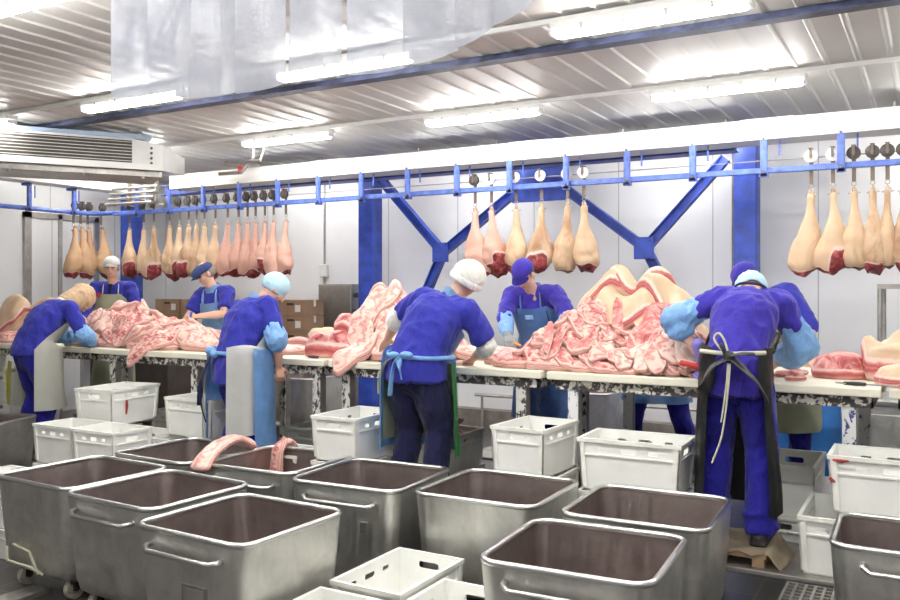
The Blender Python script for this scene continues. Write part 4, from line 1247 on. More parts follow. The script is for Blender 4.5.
def cut_piece(name, m, x, y, rot, L, W, T, label, group=None, e=None, wob=.12, nexp=2.6, trunc=9, rip=0.0, ripk=60, blur=22, dil=0, NS=44, NR=9, lump=.012, cat='meat', pw=2.4):
    e = e if e is not None else T * .45
    sd = Vector((rng.random() * 60, rng.random() * 60, rng.random() * 60))
    ca, sa = math.cos(rot), math.sin(rot)
    def pos(rho, th):
        c, s = np.cos(th), np.sin(th)
        r = (np.abs(c) ** nexp + np.abs(s) ** nexp) ** (-1 / nexp)
        wv = np.array([1 + wob * noise.noise(Vector((math.cos(t) * 1.3, math.sin(t) * 1.3, 0)) + sd) * 1.5 + wob * .5 * noise.noise(Vector((math.cos(t) * 4, math.sin(t) * 4, 2)) + sd) for t in th.ravel()]).reshape(th.shape)
        lx = rho * r * c * L / 2 * wv; ly = rho * r * s * W / 2 * wv
        ly = np.where(ly < -trunc * W / 2, -trunc * W / 2 + (ly + trunc * W / 2) * .06, ly)
        return lx, ly
    def thick(rho, lx, ly):
        t = e + (T - e) * np.sqrt(np.maximum(0, 1 - rho ** pw))
        if rip: t = t + rip * np.sin(lx * ripk + 3 * ly) * (1 - .5 * rho)
        if lump:
            nz = np.array([noise.noise(Vector((a * 11, b * 11, 0)) + sd) for a, b in zip(lx.ravel(), ly.ravel())]).reshape(lx.shape)
            t = t + lump * nz
        return np.maximum(t, e * .5)
    R = math.hypot(L, W) * .75 + .1
    i0 = max(0, int((x - R - GX0) / GR)); i1 = min(NX, int((x + R - GX0) / GR)); j0 = max(0, int((y - R - GY0) / GR)); j1 = min(NY, int((y + R - GY0) / GR))
    F = smooth_field(HF[i0:i1, j0:j1], dil, blur) + .0015
    def place(rho, th):
        lx, ly = pos(rho, th)
        wx = x + lx * ca - ly * sa; wy = y + lx * sa + ly * ca
        b = samp(F, i0, j0, wx, wy)
        return lx, ly, wx, wy, b, thick(rho, lx, ly)
    th = np.linspace(0, 2 * math.pi, NS, endpoint=False)
    V, side, lay = [], [], []
    def add(wx, wy, z, s, l):
        for a, b, c_ in zip(wx, wy, z): V.append((a, b, c_)); side.append(s); lay.append(l)
    rhos = np.linspace(0, 1, NR + 1)[1:]
    o0 = np.zeros(1); l_, l2, wx, wy, b, t = place(o0, o0)
    add(wx, wy, b + t, 0.0, 1.0)
    rings = []
    for r in rhos:
        lx, ly, wx, wy, b, t = place(np.full(NS, r), th)
        if r > .999:
            ex, ey, eb, et = wx, wy, b, t
        rings.append(len(V)); add(wx, wy, b + t, 0.0 if r < .93 else .45, 1.0)
    cxm, cym = ex - x, ey - y; nl = np.hypot(cxm, cym) + 1e-6
    for f in (.8, .5, .2, 0.0):
        bul = min(.02, .22 * e) * math.sin(math.pi * (.1 + .8 * f))
        rings.append(len(V)); add(ex + cxm / nl * bul, ey + cym / nl * bul, eb + et * f, 1.0, f)
    for r in (.66, .33):
        lx, ly, wx, wy, b, t = place(np.full(NS, r), th)
        rings.append(len(V)); add(wx, wy, b, 1.0, 0.0)
    l_, l2, wx, wy, b, t = place(o0, o0)
    cb = len(V); add(wx, wy, b, 1.0, 0.0)
    faces = [(0, rings[0] + k, rings[0] + (k + 1) % NS) for k in range(NS)]
    for a_, b_ in zip(rings, rings[1:]):
        faces += [(a_ + k, b_ + k, b_ + (k + 1) % NS, a_ + (k + 1) % NS) for k in range(NS)]
    faces += [(rings[-1] + k, cb, rings[-1] + (k + 1) % NS) for k in range(NS)]
    zb = min(v[2] for v in V)
    me = bpy.data.meshes.new(name)
    me.from_pydata([(a - x, b - y, c_ - zb) for a, b, c_ in V], [], faces)
    for nm, arr in (('side', side), ('lay', lay)):
        at = me.attributes.new(nm, 'FLOAT', 'POINT'); at.data.foreach_set('value', arr)
    me.polygons.foreach_set('use_smooth', [True] * len(me.polygons))
    me.materials.append(m)
    o = link(bpy.data.objects.new(name, me)); o.location = (x, y, zb)
    tag(o, label, cat, group)
    # remember the new surface
    rr = np.sqrt(np.linspace(0.0005, 1, max(10, int(W / GR)))); tt = np.linspace(0, 2 * math.pi, max(24, int(L * 4 / GR)), endpoint=False)
    RR, TT = np.meshgrid(rr, tt)
    lx, ly, wx, wy, b, t = place(RR, TT)
    ii = np.clip(((wx - GX0) / GR).astype(int), 0, NX - 1); jj = np.clip(((wy - GY0) / GR).astype(int), 0, NY - 1)
    np.maximum.at(HF, (ii, jj), b + t)
    return o
P_ = cut_piece
deg = math.radians
# far left table
P_('rind_slab', M['m_tan'], -8.45, 5.85, .1, 1.15, .55, .15, 'long tan pork side lying lowest at the far left edge')
P_('rind_slab', M['m_tan'], -8.55, 5.75, -.1, .95, .45, .16, 'tan pork side in the middle of the far left heap')
P_('ham', M['m_rind'], -8.75, 5.62, .2, .5, .4, .2, 'ham with a red cut face at the left edge of the photo', trunc=.6, nexp=2.2)
P_('ham', M['m_tan'], -8.15, 5.85, .1, .7, .42, .17, 'cream ham on top of the far left heap behind the scarfed woman', nexp=2.2)
P_('pork_ribs', M['m_rib'], -8.75, 5.30, .1, .5, .32, .09, 'ragged pork ribs at the front of the far left heap', rip=.008)
P_('pork_ribs', M['m_rib'], -8.15, 5.32, -.2, .55, .34, .10, 'pork ribs just left of the scarfed woman', rip=.008)
# piles of slabs: low pieces first, each next layer a little further in
def mound(cx, cy, rx, ry, h, p, label, group, kinds, N, L, W, T, ymin=5.18, tries=900, **kw):
    """scatter pieces inside an ellipse until the surface reaches a dome of height h"""
    made = 0
    for _ in range(tries):
        if made >= N: break
        a = rng.uniform(0, 2 * math.pi); rr = math.sqrt(rng.random())
        x = cx + rx * rr * math.cos(a); y = max(ymin, cy + ry * rr * math.sin(a))
        rho = math.hypot((x - cx) / rx, (y - cy) / ry)
        top = TABLE_Z + h * max(0.0, 1 - min(1, rho) ** p) + .02
        i, j = int((x - GX0) / GR), int((y - GY0) / GR)
        t = rng.uniform(*T)
        if HF[i, j] + t * .6 > top: continue
        mm = kinds[made % len(kinds)]
        nm = {'m_rib': 'pork_ribs', 'm_belly': 'pork_belly', 'm_trim': 'pork_trimming', 'm_lean': 'pork_trimming'}[mm]
        P_(nm, M[mm], x, y, rng.uniform(-.8, .8) if kw.get('NS', 44) > 20 else rng.uniform(0, 3.1), rng.uniform(*L), rng.uniform(*W), t, label, group, e=t * .75, **kw)
        made += 1
SL = dict(rip=.008, blur=9, wob=.2, lump=.016)
mound(-6.95, 5.64, .58, .36, .25, 2.6, 'streaky pork slab in the pile in front of the white-capped man', 'pork slabs before the white-capped man', ('m_rib', 'm_rib', 'm_belly'), 34, (.28, .46), (.18, .28), (.05, .085), **SL)
P_('pork_belly', M['m_belly'], -7.12, 5.80, .3, .48, .30, .07, 'pale wavy belly slab topping the left of the pile before the white-capped man', 'pork slabs before the white-capped man', e=.06, blur=10)
P_('pork_belly', M['m_belly'], -6.62, 5.84, -.35, .46, .30, .08, 'curved belly piece topping the right of the pile below the man forearm', 'pork slabs before the white-capped man', e=.065, blur=10)
P_('pork_belly', M['m_tan'], -6.98, 5.22, .1, .42, .12, .04, 'narrow tan rind strip at the front of the pile before the white-capped man', 'pork slabs before the white-capped man')
mound(-6.08, 5.48, .48, .28, .17, 2.6, 'streaky rib slab in the spread left of the hairnet woman', 'rib slabs left of the hairnet woman', ('m_rib', 'm_rib', 'm_belly'), 18, (.30, .46), (.16, .26), (.045, .07), **SL)
G2 = 'pork slabs spread on the table left of the hairnet woman'
for (x, y, r, L, W, T, mm, lab) in [
    (-5.80, 5.85, 0, .85, .40, .08, 'm_belly', 'pale belly slab lying at the back below the navy flat cap man'),
    (-5.72, 5.90, .05, .72, .26, .06, 'm_rib', 'long rack of rib bones topping the back belly slab'),
    (-5.48, 5.40, .05, .78, .26, .08, 'm_belly', 'flat pink belly slab along the front edge left of the hairnet woman'),
    (-5.98, 5.20, .7, .42, .20, .05, 'm_rib', 'rib slab hanging over the front table edge left of the hairnet woman'),
    (-5.25, 5.6, -.3, .5, .30, .08, 'm_rib', 'ragged rib piece right beside the hairnet woman back')]:
    P_('pork_ribs' if mm == 'm_rib' else 'pork_belly', M[mm], x, y, r, L, W, T, lab, G2, rip=.008, e=T * .7)
for (x, y, r, L, W, T, mm, lab) in [
    (-4.80, 5.50, .05, .60, .36, .07, 'm_belly', 'flat pink belly piece right of the hanging hand of the hairnet woman'),
    (-4.72, 5.80, -.1, .60, .36, .09, 'm_belly', 'pale belly piece behind the flat one right of the hairnet woman'),
    (-4.45, 5.75, .4, .34, .26, .13, 'm_rind', 'small pale hump of pork left of the red cut in mid table')]:
    P_('pork_belly', M[mm], x, y, r, L, W, T, lab, 'pork right of the hairnet woman', e=T * .6)
# pile left of the white knit cap
P_('pork_chunk', M['m_lean'], -4.18, 5.42, .2, .42, .34, .20, 'big dark red pork cut at the left end of the pile by the knit-capped woman', e=.12, trunc=.75, lump=.03)
P_('pork_chunk', M['m_lean'], -4.02, 5.60, .2, .40, .32, .17, 'second red pork cut leaning behind the first by the knit-capped woman', e=.10, lump=.03)
mound(-3.66, 5.62, .38, .32, .33, 4.5, 'streaky pork slab in the tall stack left of the knit-capped woman', 'pork slabs left of the knit-capped woman', ('m_rib', 'm_belly', 'm_belly'), 32, (.28, .42), (.18, .27), (.05, .085), **SL)
P_('pork_belly', M['m_belly'], -3.50, 5.30, .2, .40, .24, .08, 'pale belly piece at the front of the stack by the blue film apron', 'pork slabs left of the knit-capped woman', e=.06)
P_('pork_belly', M['m_belly'], -3.80, 5.18, .9, .32, .22, .09, 'rolled belly piece hanging over the front edge near a table leg', 'pork slabs left of the knit-capped woman', e=.07)
# between the two middle workers
P_('pork_belly', M['m_belly'], -3.02, 5.78, .1, .55, .32, .10, 'pale flat pork piece between the knit-capped woman and the violet-capped man', e=.06)
P_('pork_chunk', M['m_belly'], -2.92, 5.25, .2, .16, .10, .035, 'small pale scrap under the right hand of the knit-capped woman', e=.02)
P_('pork_ribs', M['m_rib'], -2.62, 5.50, .4, .42, .22, .10, 'small rib rack under the grey glove of the violet-capped man', rip=.01, e=.06)
# the great heap
G3 = 'large cuts in the great heap'
for (nm, mm, x, y, r, L, W, T, tr, lab, e) in [
    ('rind_slab', 'm_rind', -1.80, 5.86, .05, .92, .74, .17, 9, 'broad cream rind side at the very bottom of the great heap', .12),
    ('rind_slab', 'm_rind', -2.26, 5.80, .1, .80, .50, .14, 9, 'long cream rind side sloping down to the left of the great heap', .08),
    ('pork_shoulder', 'm_rind', -1.90, 5.52, -.05, .52, .38, .16, .55, 'shoulder with red round cut face, low in the great heap', .13),
    ('pork_shoulder', 'm_rind', -1.54, 5.62, .2, .46, .36, .15, 9, 'cream shoulder behind the trimmings in the great heap', .09),
    ('pork_shoulder', 'm_rind', -1.46, 5.84, .3, .42, .40, .16, 9, 'cream shoulder on the right slope of the great heap', .09),
    ('rind_slab', 'm_rind', -2.18, 5.86, .12, .78, .40, .14, 9, 'cream rind side over the left slope of the great heap', .08),
    ('pork_shoulder', 'm_rind', -1.82, 5.66, .1, .50, .36, .17, .8, 'rounded cream shoulder in the middle of the great heap', .10),
    ('pork_shoulder', 'm_rind', -1.58, 5.68, -.3, .36, .32, .13, .55, 'shoulder with ragged red end on the right of the great heap', .11),
    ('pork_shoulder', 'm_rind', -2.00, 5.80, .2, .44, .32, .14, .5, 'shoulder with big red cut face at the top left of the great heap', .11),
    ('rind_slab', 'm_rind', -1.78, 5.86, -.08, .46, .30, .12, 9, 'cream rind slab lying topmost on the great heap', .09)]:
    P_(nm, M[mm], x, y, r, L, W, T, lab, G3, e=e, trunc=tr, nexp=2.2, blur=30)
G4 = 'rib and trimming pieces at the left front of the great heap'
q = 0
wh = ['at the far left foot', 'left of the middle', 'low in the front', 'near the table edge', 'below the cream slope', 'against the cream side', 'in the front centre', 'beside the cut shoulder', 'near the red tip', 'on the upper left']
for (x, y, L, W, T, r) in [(-2.45, 5.32, .40, .20, .08, .3), (-2.22, 5.28, .42, .24, .09, .1), (-2.02, 5.24, .40, .18, .07, 0), (-2.20, 5.42, .40, .24, .09, .4), (-2.02, 5.36, .34, .22, .09, -.2), (-2.12, 5.44, .28, .2, .08, .7), (-1.82, 5.22, .36, .16, .05, 0), (-2.0, 5.42, .24, .18, .08, .2), (-2.36, 5.42, .3, .2, .07, -.4), (-2.18, 5.48, .24, .16, .08, 1.0)]:
    P_('pork_ribs', M['m_rib'] if q % 3 else M['m_trim'], x, y, r, L, W, T, 'ragged rib piece %s of the great heap' % wh[q], G4, rip=.012, ripk=80, e=T * .6, wob=.22)
    q += 1
mound(-2.02, 5.44, .56, .30, .25, 2.2, 'ragged pork scrap on the left front of the great heap', 'scraps on the left front of the great heap', ('m_trim', 'm_rib'), 70, (.09, .22), (.045, .085), (.03, .055), NS=18, NR=4, wob=.3, blur=6, lump=.02)
P_('pork_trimming', M['m_trim'], -1.46, 5.40, 0, .48, .34, .13, 'mound of joined trimmings under the scraps left of the black apron', 'trimmings left of the black apron', e=.05, wob=.15, lump=.03)
mound(-1.46, 5.42, .34, .27, .25, 2.4, 'small pork trimming in the heap left of the black apron', 'trimmings left of the black apron', ('m_trim', 'm_trim', 'm_rib'), 130, (.06, .14), (.035, .075), (.025, .05), NS=14, NR=4, wob=.3, blur=4, lump=.02)
for k in range(10):
    P_('pork_trimming', M['m_belly'], -1.85 + .07 * k + rng.uniform(-.02, .02), 5.20 + rng.uniform(-.03, .03), rng.uniform(-.4, .4), rng.uniform(.1, .18), rng.uniform(.06, .1), .035, 'pale pork scrap along the front table edge by the great heap', 'pale scraps along the front edge', NS=18, NR=4, wob=.25, e=.022)
# right table
P_('ham', M['m_lean'], -.50, 5.68, .1, .36, .34, .15, 'round ham lying cut side up right of the black apron man', e=.06, nexp=2.1)
P_('ham', M['m_rind'], -.12, 5.95, .2, .50, .40, .24, 'cream ham furthest back at the right edge of the table', e=.1, nexp=2.2)
P_('ham', M['m_rind'], -.14, 5.58, -.2, .44, .36, .21, 'cream ham with red cut face at the right edge', e=.14, nexp=2.2, trunc=.65)
P_('ham', M['m_rind'], -.12, 5.30, .1, .34, .24, .12, 'pale front ham beside the knife at the right edge', e=.06, nexp=2.2)
for k, (x, y) in enumerate(((-.80, 5.50), (-.74, 5.55), (-.72, 5.33))):
    P_('pork_trimming', M['m_lean'], x, y, .5 * k, .13, .08, .04, 'red pork scrap on the table right of the black apron, %s' % ['nearest him', 'middle one', 'at the front edge'][k], 'red scraps right of the black apron', NS=18, NR=4, e=.02)
# loose meat elsewhere: strips over the tub rims and scraps in a crate
def strip(name, path, w, th, m, label):
    bm = bmesh.new()
    P0 = [Vector(p) for p in path]; PP = []
    for i in range(len(P0) - 1):
        for k in range(5):
            t = k / 5; a, b, c_, d = P0[max(i - 1, 0)], P0[i], P0[i + 1], P0[min(i + 2, len(P0) - 1)]
            PP.append(.5 * ((2 * b) + (c_ - a) * t + (2 * a - 5 * b + 4 * c_ - d) * t * t + (3 * b - a - 3 * c_ + d) * t ** 3))
    PP.append(P0[-1])
    pts = [(p, w * (1 + .12 * noise.noise(p * 15)), th * (1 + .2 * noise.noise(p * 11))) for p in PP]
    l1 = bm.verts.layers.float.new('side'); l2 = bm.verts.layers.float.new('lay')
    L = loft(bm, pts, n=16)
    for rg in L:
        for k, v in enumerate(rg):
            v[l2] = .5 + .5 * math.sin(2 * math.pi * k / 16); v[l1] = min(1.0, abs(math.cos(2 * math.pi * k / 16)) * 1.1)
    for rg in (L[0], L[1], L[-1], L[-2]):
        for v in rg: v[l1] = 1.0
    o = obj(name, bm, m, smooth=True)
    tag(o, label, 'meat')
strip('pork_belly', [(-4.0, 3.84, .64), (-4.015, 3.92, .70), (-4.06, 4.08, .742), (-4.10, 4.25, .745), (-4.10, 4.38, .70)], .075, .032, M['m_belly'], 'pale striped pork belly strip draped between two rear steel tubs')
strip('pork_ribs', [(-3.95, 4.68, .58), (-3.955, 4.645, .66), (-3.965, 4.595, .69), (-3.97, 4.53, .64), (-3.97, 4.515, .53), (-3.97, 4.51, .44)], .062, .026, M['m_rib'], 'red pork rib strip hanging over the rim of a rear steel tub')
for k in range(14):
    bm = bmesh.new()
    c_ = Vector((-3.48 + rng.uniform(-.1, .1), 6.02 + rng.uniform(-.2, .2), .46 + .025 * k * .5 + .05))
    ell(bm, (0, 0, 0), (rng.uniform(.06, .1), rng.uniform(.05, .08), .035), seg=14, rings=8)
    l1 = bm.verts.layers.float.new('side'); l2 = bm.verts.layers.float.new('lay')
    for v in bm.verts:
        v.co *= 1 + .3 * noise.noise(v.co * 14 + Vector((k * 5, 0, 0))); v[l2] = .5
    o = obj('pork_trimming', bm, M['m_belly'] if k % 2 else M['m_rib'], smooth=True, loc=c_)
    o.rotation_euler = (rng.uniform(-.5, .5), rng.uniform(-.5, .5), rng.uniform(0, 3))
    tag(o, 'pork scrap heaped in the grey crate behind the navy trousers', 'meat', 'scraps in the grey crate')
# shanks poking out of the stack
for k, (p0, p1, lab) in enumerate((((-3.80, 5.95, 1.60), (-4.08, 5.90, 1.66), 'upper tan pork shank pointing left out of the rib stack'), ((-3.85, 5.85, 1.53), (-4.12, 5.82, 1.57), 'lower tan pork shank pointing left out of the rib stack'))):
    bm = bmesh.new(); p0 = Vector(p0); p1 = Vector(p1)
    loft(bm, [(p0, .06, .055), (p0.lerp(p1, .4), .045, .04), (p0.lerp(p1, .8), .03, .03), (p1, .034, .03)], n=16)
    o = obj('pork_shank', bm, M['m_tan'], smooth=True); tag(o, lab, 'meat', 'tan shanks')

# ------------------------------------------------------------------ knives
def knife(name, a, b, hl, hm, label, ring=False, blade=True, cat='knife', fat=1.0):
    a = Vector(a); b = Vector(b); d = (b - a).normalized()
    root = empty(name, a)
    bm = bmesh.new(); loft(bm, [((0, 0, 0), .012 * fat, .010 * fat), (d * hl * .5, .015 * fat, .012 * fat), (d * hl, .011 * fat, .010 * fat)], n=10); obj('handle', bm, hm, root, smooth=True)
    bm = bmesh.new()
    if blade: loft(bm, [(d * hl, .014, .0015), (d * (hl + (b - a).length - hl) * .9, .012, .0012), (b - a, .003, .001)], n=8)
    else: loft(bm, [(d * hl, .005, .005), (b - a, .004, .004)], n=8)
    obj('blade', bm, M['knife'], root, smooth=True)
    if ring:
        x, y = frame_of(d)
        bm = bmesh.new(); tube(bm, [x * (.028 * math.cos(t)) - d * (.02) + d * (.028 * math.sin(t)) for t in np.linspace(0, 6.283, 17)], .0035, 6); obj('ring', bm, M['galv'], root, smooth=True)
    tag(root, label, cat)
    return root
knife('honing_steel', (-.44, 5.16, TABLE_Z + .016), (-.12, 5.13, TABLE_Z + .013), .10, M['shoe'], 'honing steel with black handle and ring on the right table', True, False, 'honing steel')
knife('butcher_knife', (-.17, 5.10, TABLE_Z + .016), (.12, 5.19, TABLE_Z + .013), .11, M['red'], 'knife with red handle at the right edge of the table', True)
knife('butcher_knife', (-4.22, 5.17, TABLE_Z + .016), (-3.98, 5.14, TABLE_Z + .012), .1, M['dark_metal'], 'dark knife lying before the big red pork cut')

# ------------------------------------------------------------------ people
V3 = Vector
def rot(yaw=0, side=0, lean=0):
    return Matrix.Rotation(deg(yaw), 3, 'Z') @ Matrix.Rotation(deg(side), 3, 'Y') @ Matrix.Rotation(-deg(lean), 3, 'X')
def ik(a, t, l1, l2, pole):
    d = t - a; L = min(d.length, (l1 + l2) * .985); d.normalize()
    k = (l1 * l1 - l2 * l2 + L * L) / (2 * L); h = math.sqrt(max(0, l1 * l1 - k * k))
    p = V3(pole); p = p - d * p.dot(d)
    if p.length < 1e-4: p = V3((0, 0, 1))
    return a + d * k + p.normalized() * h, a + d * L
def skeleton(p):
    s = p['H'] / 1.70
    J = {'s': s}
    P = V3((p.get('px', 0), p.get('py', 0), .92 * s - p.get('sink', 0)))
    ln, sd, tw = p.get('lean', 10), p.get('side', 0), p.get('twist', 0)
    D = lambda k: rot(tw * k, sd * k, ln * k)
    J['pelvis'] = P; Z = V3((0, 0, 1))
    J['waist'] = P + D(.35) @ Z * (.14 * s); J['chest'] = J['waist'] + D(.85) @ Z * (.21 * s); J['neck'] = J['chest'] + D(1.1) @ Z * (.19 * s)
    J['Rw'], J['Rc'], J['Rp'] = D(.6), D(1.0), D(.2)
    R = J['Rc']
    for sgn, k in ((-1, 'L'), (1, 'R')):
        J['sh' + k] = J['neck'] + R @ V3((sgn * .175 * s * p.get('broad', 1), -.01, -.045 * s)) + V3(p.get('sh' + k, (0, 0, 0)))
        hand = V3(p['hand' + k])
        J['el' + k], J['wr' + k] = ik(J['sh' + k], hand, .285 * s, .255 * s, p.get('pole' + k, (sgn * .6, -.4, -.6)))
        J['hip' + k] = P + V3((sgn * .09 * s, 0, -.02))
        ft = V3(p.get('foot' + k, (sgn * .12, 0, 0))) + V3((0, 0, .085))
        J['kn' + k], J['an' + k] = ik(J['hip' + k], ft, .42 * s, .42 * s, (sgn * .1, 1, 0))
    J['Rh'] = rot(p.get('hyaw', 0), p.get('hside', 0), p.get('hpitch', 10))
    J['head'] = J['neck'] + (R @ Z * .5 + J['Rh'] @ Z * .5).normalized() * (.085 * s) + J['Rh'] @ V3((0, .02, .105 * s))
    return J
def hand_shapes(bm, w, d, back, sgn, curl, grow=0.0, s=1.0):
    """palm, four unequal bent fingers and a thumb from the side of the palm"""
    d = d.normalized(); back = (back - d * back.dot(d)).normalized(); lat = d.cross(back).normalized()
    th = lat * sgn   # thumb side
    g = grow
    loft(bm, [(w - d * .03, .024 + g, .020 + g), (w + d * .01, .026 + g, .018 + g), (w + d * .045 * s, .038 + g, .017 + g), (w + d * .085 * s, .038 + g, .014 + g)], n=12, up=back)
    for k, (off, L) in enumerate(((.030, .070), (.010, .080), (-.011, .074), (-.030, .058))):
        b = w + d * .082 * s + th * off
        a1, a2 = deg(curl * .55), deg(curl * 1.25)
        d1 = d * math.cos(a1) - back * math.sin(a1) + th * (off * 2.2); d2 = d * math.cos(a2) - back * math.sin(a2) + th * (off * .6)
        loft(bm, [(b - d * .02, .0095 + g, .0095 + g), (b + d1 * L * .5 * s, .0090 + g, .0090 + g), (b + d1 * L * .5 * s + d2 * L * .5 * s, .0070 + g, .0070 + g)], n=8)
    b = w + d * .025 * s + th * .028
    t1 = (d * .6 + th * .75 - back * .25).normalized(); t2 = (d * .9 + th * .2 - back * .4).normalized()
    loft(bm, [(b, .014 + g, .013 + g), (b + t1 * .038 * s, .0115 + g, .011 + g), (b + t1 * .038 * s + t2 * .032 * s, .009 + g, .008 + g)], n=8)
def person(name_label, loc, yaw, p):
    J = skeleton(p); s = J['s']
    root = empty('person', loc, deg(yaw)); root['label'] = name_label; root['category'] = 'person'; root['group'] = 'meat cutters at the tables'
    b = p.get('girth', 1.0)
    skin = M[p.get('skin', 'skin')]
    Rh, hc, Rc, Rw = J['Rh'], J['head'], J['Rc'], J['Rw']
    # --- body: one continuous skin
    bm = bmesh.new()
    F = Rc @ V3((0, 1, 0))
    loft(bm, [(J['pelvis'] - V3((0, 0, .06)), .14 * b, .10 * b), (J['pelvis'], .15 * b, .105 * b), (J['waist'], .13 * b, .095 * b), (J['chest'], .15 * b, .10 * b), (J['neck'] - Rc @ V3((0, 0, .05)), .12, .075), (J['neck'], .06, .055)], n=18, up=F)
    loft(bm, [(J['neck'] - Rc @ V3((0, .0, .02)), .058, .058), (J['neck'].lerp(hc, .55), .052, .054), (hc - Rh @ V3((0, .015, .04)), .054, .06)], n=14)
    ell(bm, hc + Rh @ V3((0, -.008, .02)), (.076 * s, .095 * s, .098 * s), Rh)
    ell(bm, hc + Rh @ V3((0, .022, -.045)), (.060 * s, .066 * s, .075 * s), Rh)
    ell(bm, hc + Rh @ V3((0, .055, -.088)), (.028 * s, .026 * s, .024 * s), Rh)
    loft(bm, [(hc + Rh @ V3((0, .082, .022)), .010, .010), (hc + Rh @ V3((0, .104, -.022)), .015, .013)], n=8)
    loft(bm, [(hc + Rh @ V3((-.02, .078, -.062)), .008, .008), (hc + Rh @ V3((.02, .078, -.062)), .008, .008)], n=8)
    loft(bm, [(hc + Rh @ V3((-.045, .074, .030)), .010, .010), (hc + Rh @ V3((.045, .074, .030)), .010, .010)], n=8)
    for sg in (-1, 1):
        ell(bm, hc + Rh @ V3((sg * .078 * s, -.005, -.012)), (.011, .020, .032), Rh)
        ell(bm, hc + Rh @ V3((sg * .042, .062, -.022)), (.024, .022, .024), Rh)
    for k, sg in (('L', -1), ('R', 1)):
        sh, el_, wr = J['sh' + k], J['el' + k], J['wr' + k]
        loft(bm, [(J['neck'].lerp(sh, .4) - Rc @ V3((0, 0, .04)), .06, .06), (sh, .052, .052), (sh.lerp(el_, .5), .047 * b, .047 * b), (el_, .039 * b, .039 * b)], n=14)
        loft(bm, [(el_, .039 * b, .039 * b), (el_.lerp(wr, .3), .042 * b, .042 * b), (wr, .026 * b, .024 * b)], n=14)
        d = p.get('hdir' + k); d = V3(d) if d else (wr - el_)
        bk = V3(p.get('hback' + k, (0, 0, 1)))
        hand_shapes(bm, wr, d, bk, -1 * sg * p.get('flip' + k, 1), p.get('curl' + k, 35), 0, s)
        hp, kn, an = J['hip' + k], J['kn' + k], J['an' + k]
        loft(bm, [(hp, .085 * b, .085 * b), (hp.lerp(kn, .5), .07 * b, .07 * b), (kn, .052, .054)], n=14)
        loft(bm, [(kn, .052, .054), (kn.lerp(an, .3), .054, .056), (an, .036, .038)], n=14)
        loft(bm, [(an - V3((0, .02, .04)), .03, .03), (an + V3((0, .12, -.055)), .03, .022)], n=10)
    remeshed('body', bm, skin, root, .0068, 2)
    # --- face
    if p.get('face'):
        for sg in (-1, 1):
            bm = bmesh.new(); ell(bm, hc + Rh @ V3((sg * .031, .083, .006)), (.013, .008, .006), Rh, 10, 8); obj('eye', bm, M['eye'], root, smooth=True)
            bm = bmesh.new(); loft(bm, [(hc + Rh @ V3((sg * .018, .090, .030)), .005, .004), (hc + Rh @ V3((sg * .048, .078, .030)), .004, .004)], n=6); obj('eyebrow', bm, M['hair'], root, smooth=True)
        bm = bmesh.new(); loft(bm, [(hc + Rh @ V3((-.02, .086, -.062)), .004, .005), (hc + Rh @ V3((0, .090, -.063)), .005, .006), (hc + Rh @ V3((.02, .086, -.062)), .004, .005)], n=8); obj('mouth', bm, M['lip'], root, smooth=True)
        bm = bmesh.new(); ell(bm, hc + Rh @ V3((0, -.022, .012)), (.083 * s, .092 * s, .085 * s), Rh); obj('hair', bm, M[p.get('hair', 'hair')], root, smooth=True)
    # --- trousers
    tm = M[p['trousers']]
    bm = bmesh.new(); w = p.get('leg_w', 1.0)
    loft(bm, [(J['pelvis'] - V3((0, 0, .06)), .158 * b, .122 * b), (J['pelvis'] + V3((0, 0, .04)), .158 * b, .118 * b), (J['waist'], .15 * b, .115 * b)], n=20, up=V3((0, 1, 0)))
    for k, sg in (('L', -1), ('R', 1)):
        hp, kn, an = J['hip' + k], J['kn' + k], J['an' + k]
        loft(bm, [(hp + V3((0, .0, 0)), .100 * b, .112 * b), (hp.lerp(kn, .5), .094 * b * w, .102 * b * w), (kn, .082 * w, .086 * w), (kn.lerp(an, .55), .078 * w, .084 * w), (an + V3((0, 0, -.03)), .072 * w, .078 * w)], n=18, up=V3((0, 1, 0)), k1=.15)
        for q in range(3):
            z = an.lerp(kn, .06 + .13 * q); ell(bm, z + V3((.01 * (-1) ** q, .01 * (-1) ** q, 0)), (.080 * w, .085 * w, .026), rot(0, 8 * (-1) ** q, 6))
    remeshed('trousers', bm, tm, root, .013, 4, .013, .11)
    for k, sg in (('L', -1), ('R', 1)):
        an = J['an' + k]
        bm = bmesh.new()
        loft(bm, [(an + V3((0, -.045, -.045)), .042, .038), (an + V3((0, .03, -.045)), .045, .038), (an + V3((0, .12, -.055)), .046, .028), (an + V3((0, .165, -.06)), .036, .022)], n=14, up=V3((0, 0, 1)))
        loft(bm, [(an + V3((0, -.02, -.04)), .046, .050), (an + V3((0, -.01, .05)), .046, .052)], n=12)
        box(bm, an.x - .047, an.x + .047, an.y - .085, an.y + .19, an.z - .085, an.z - .064, bev=.01)
        remeshed('shoe', bm, M['shoe'], root, .010, 3)
    # --- jacket with sleeves
    jm = M[p['jacket']]
    hem = p.get('hem', .10)
    bm = bmesh.new()
    loft(bm, [(J['pelvis'] - V3((0, 0, hem)), .195 * b, .160 * b), (J['pelvis'], .188 * b, .152 * b), (J['waist'], .165 * b, .135 * b), (J['waist'].lerp(J['chest'], .55) - Rc @ V3((0, .012, 0)), .182 * b, .142 * b), (J['chest'] - Rc @ V3((0, .015, 0)), .190 * b, .145 * b), (J['chest'].lerp(J['neck'], .55) - Rc @ V3((0, .012, 0)), .165 * b, .120 * b), (J['neck'] - Rc @ V3((0, .0, .012)), .088, .082)], n=24, up=F, k0=.12, k1=.3)
    sl = p.get('sleeve', 'long')
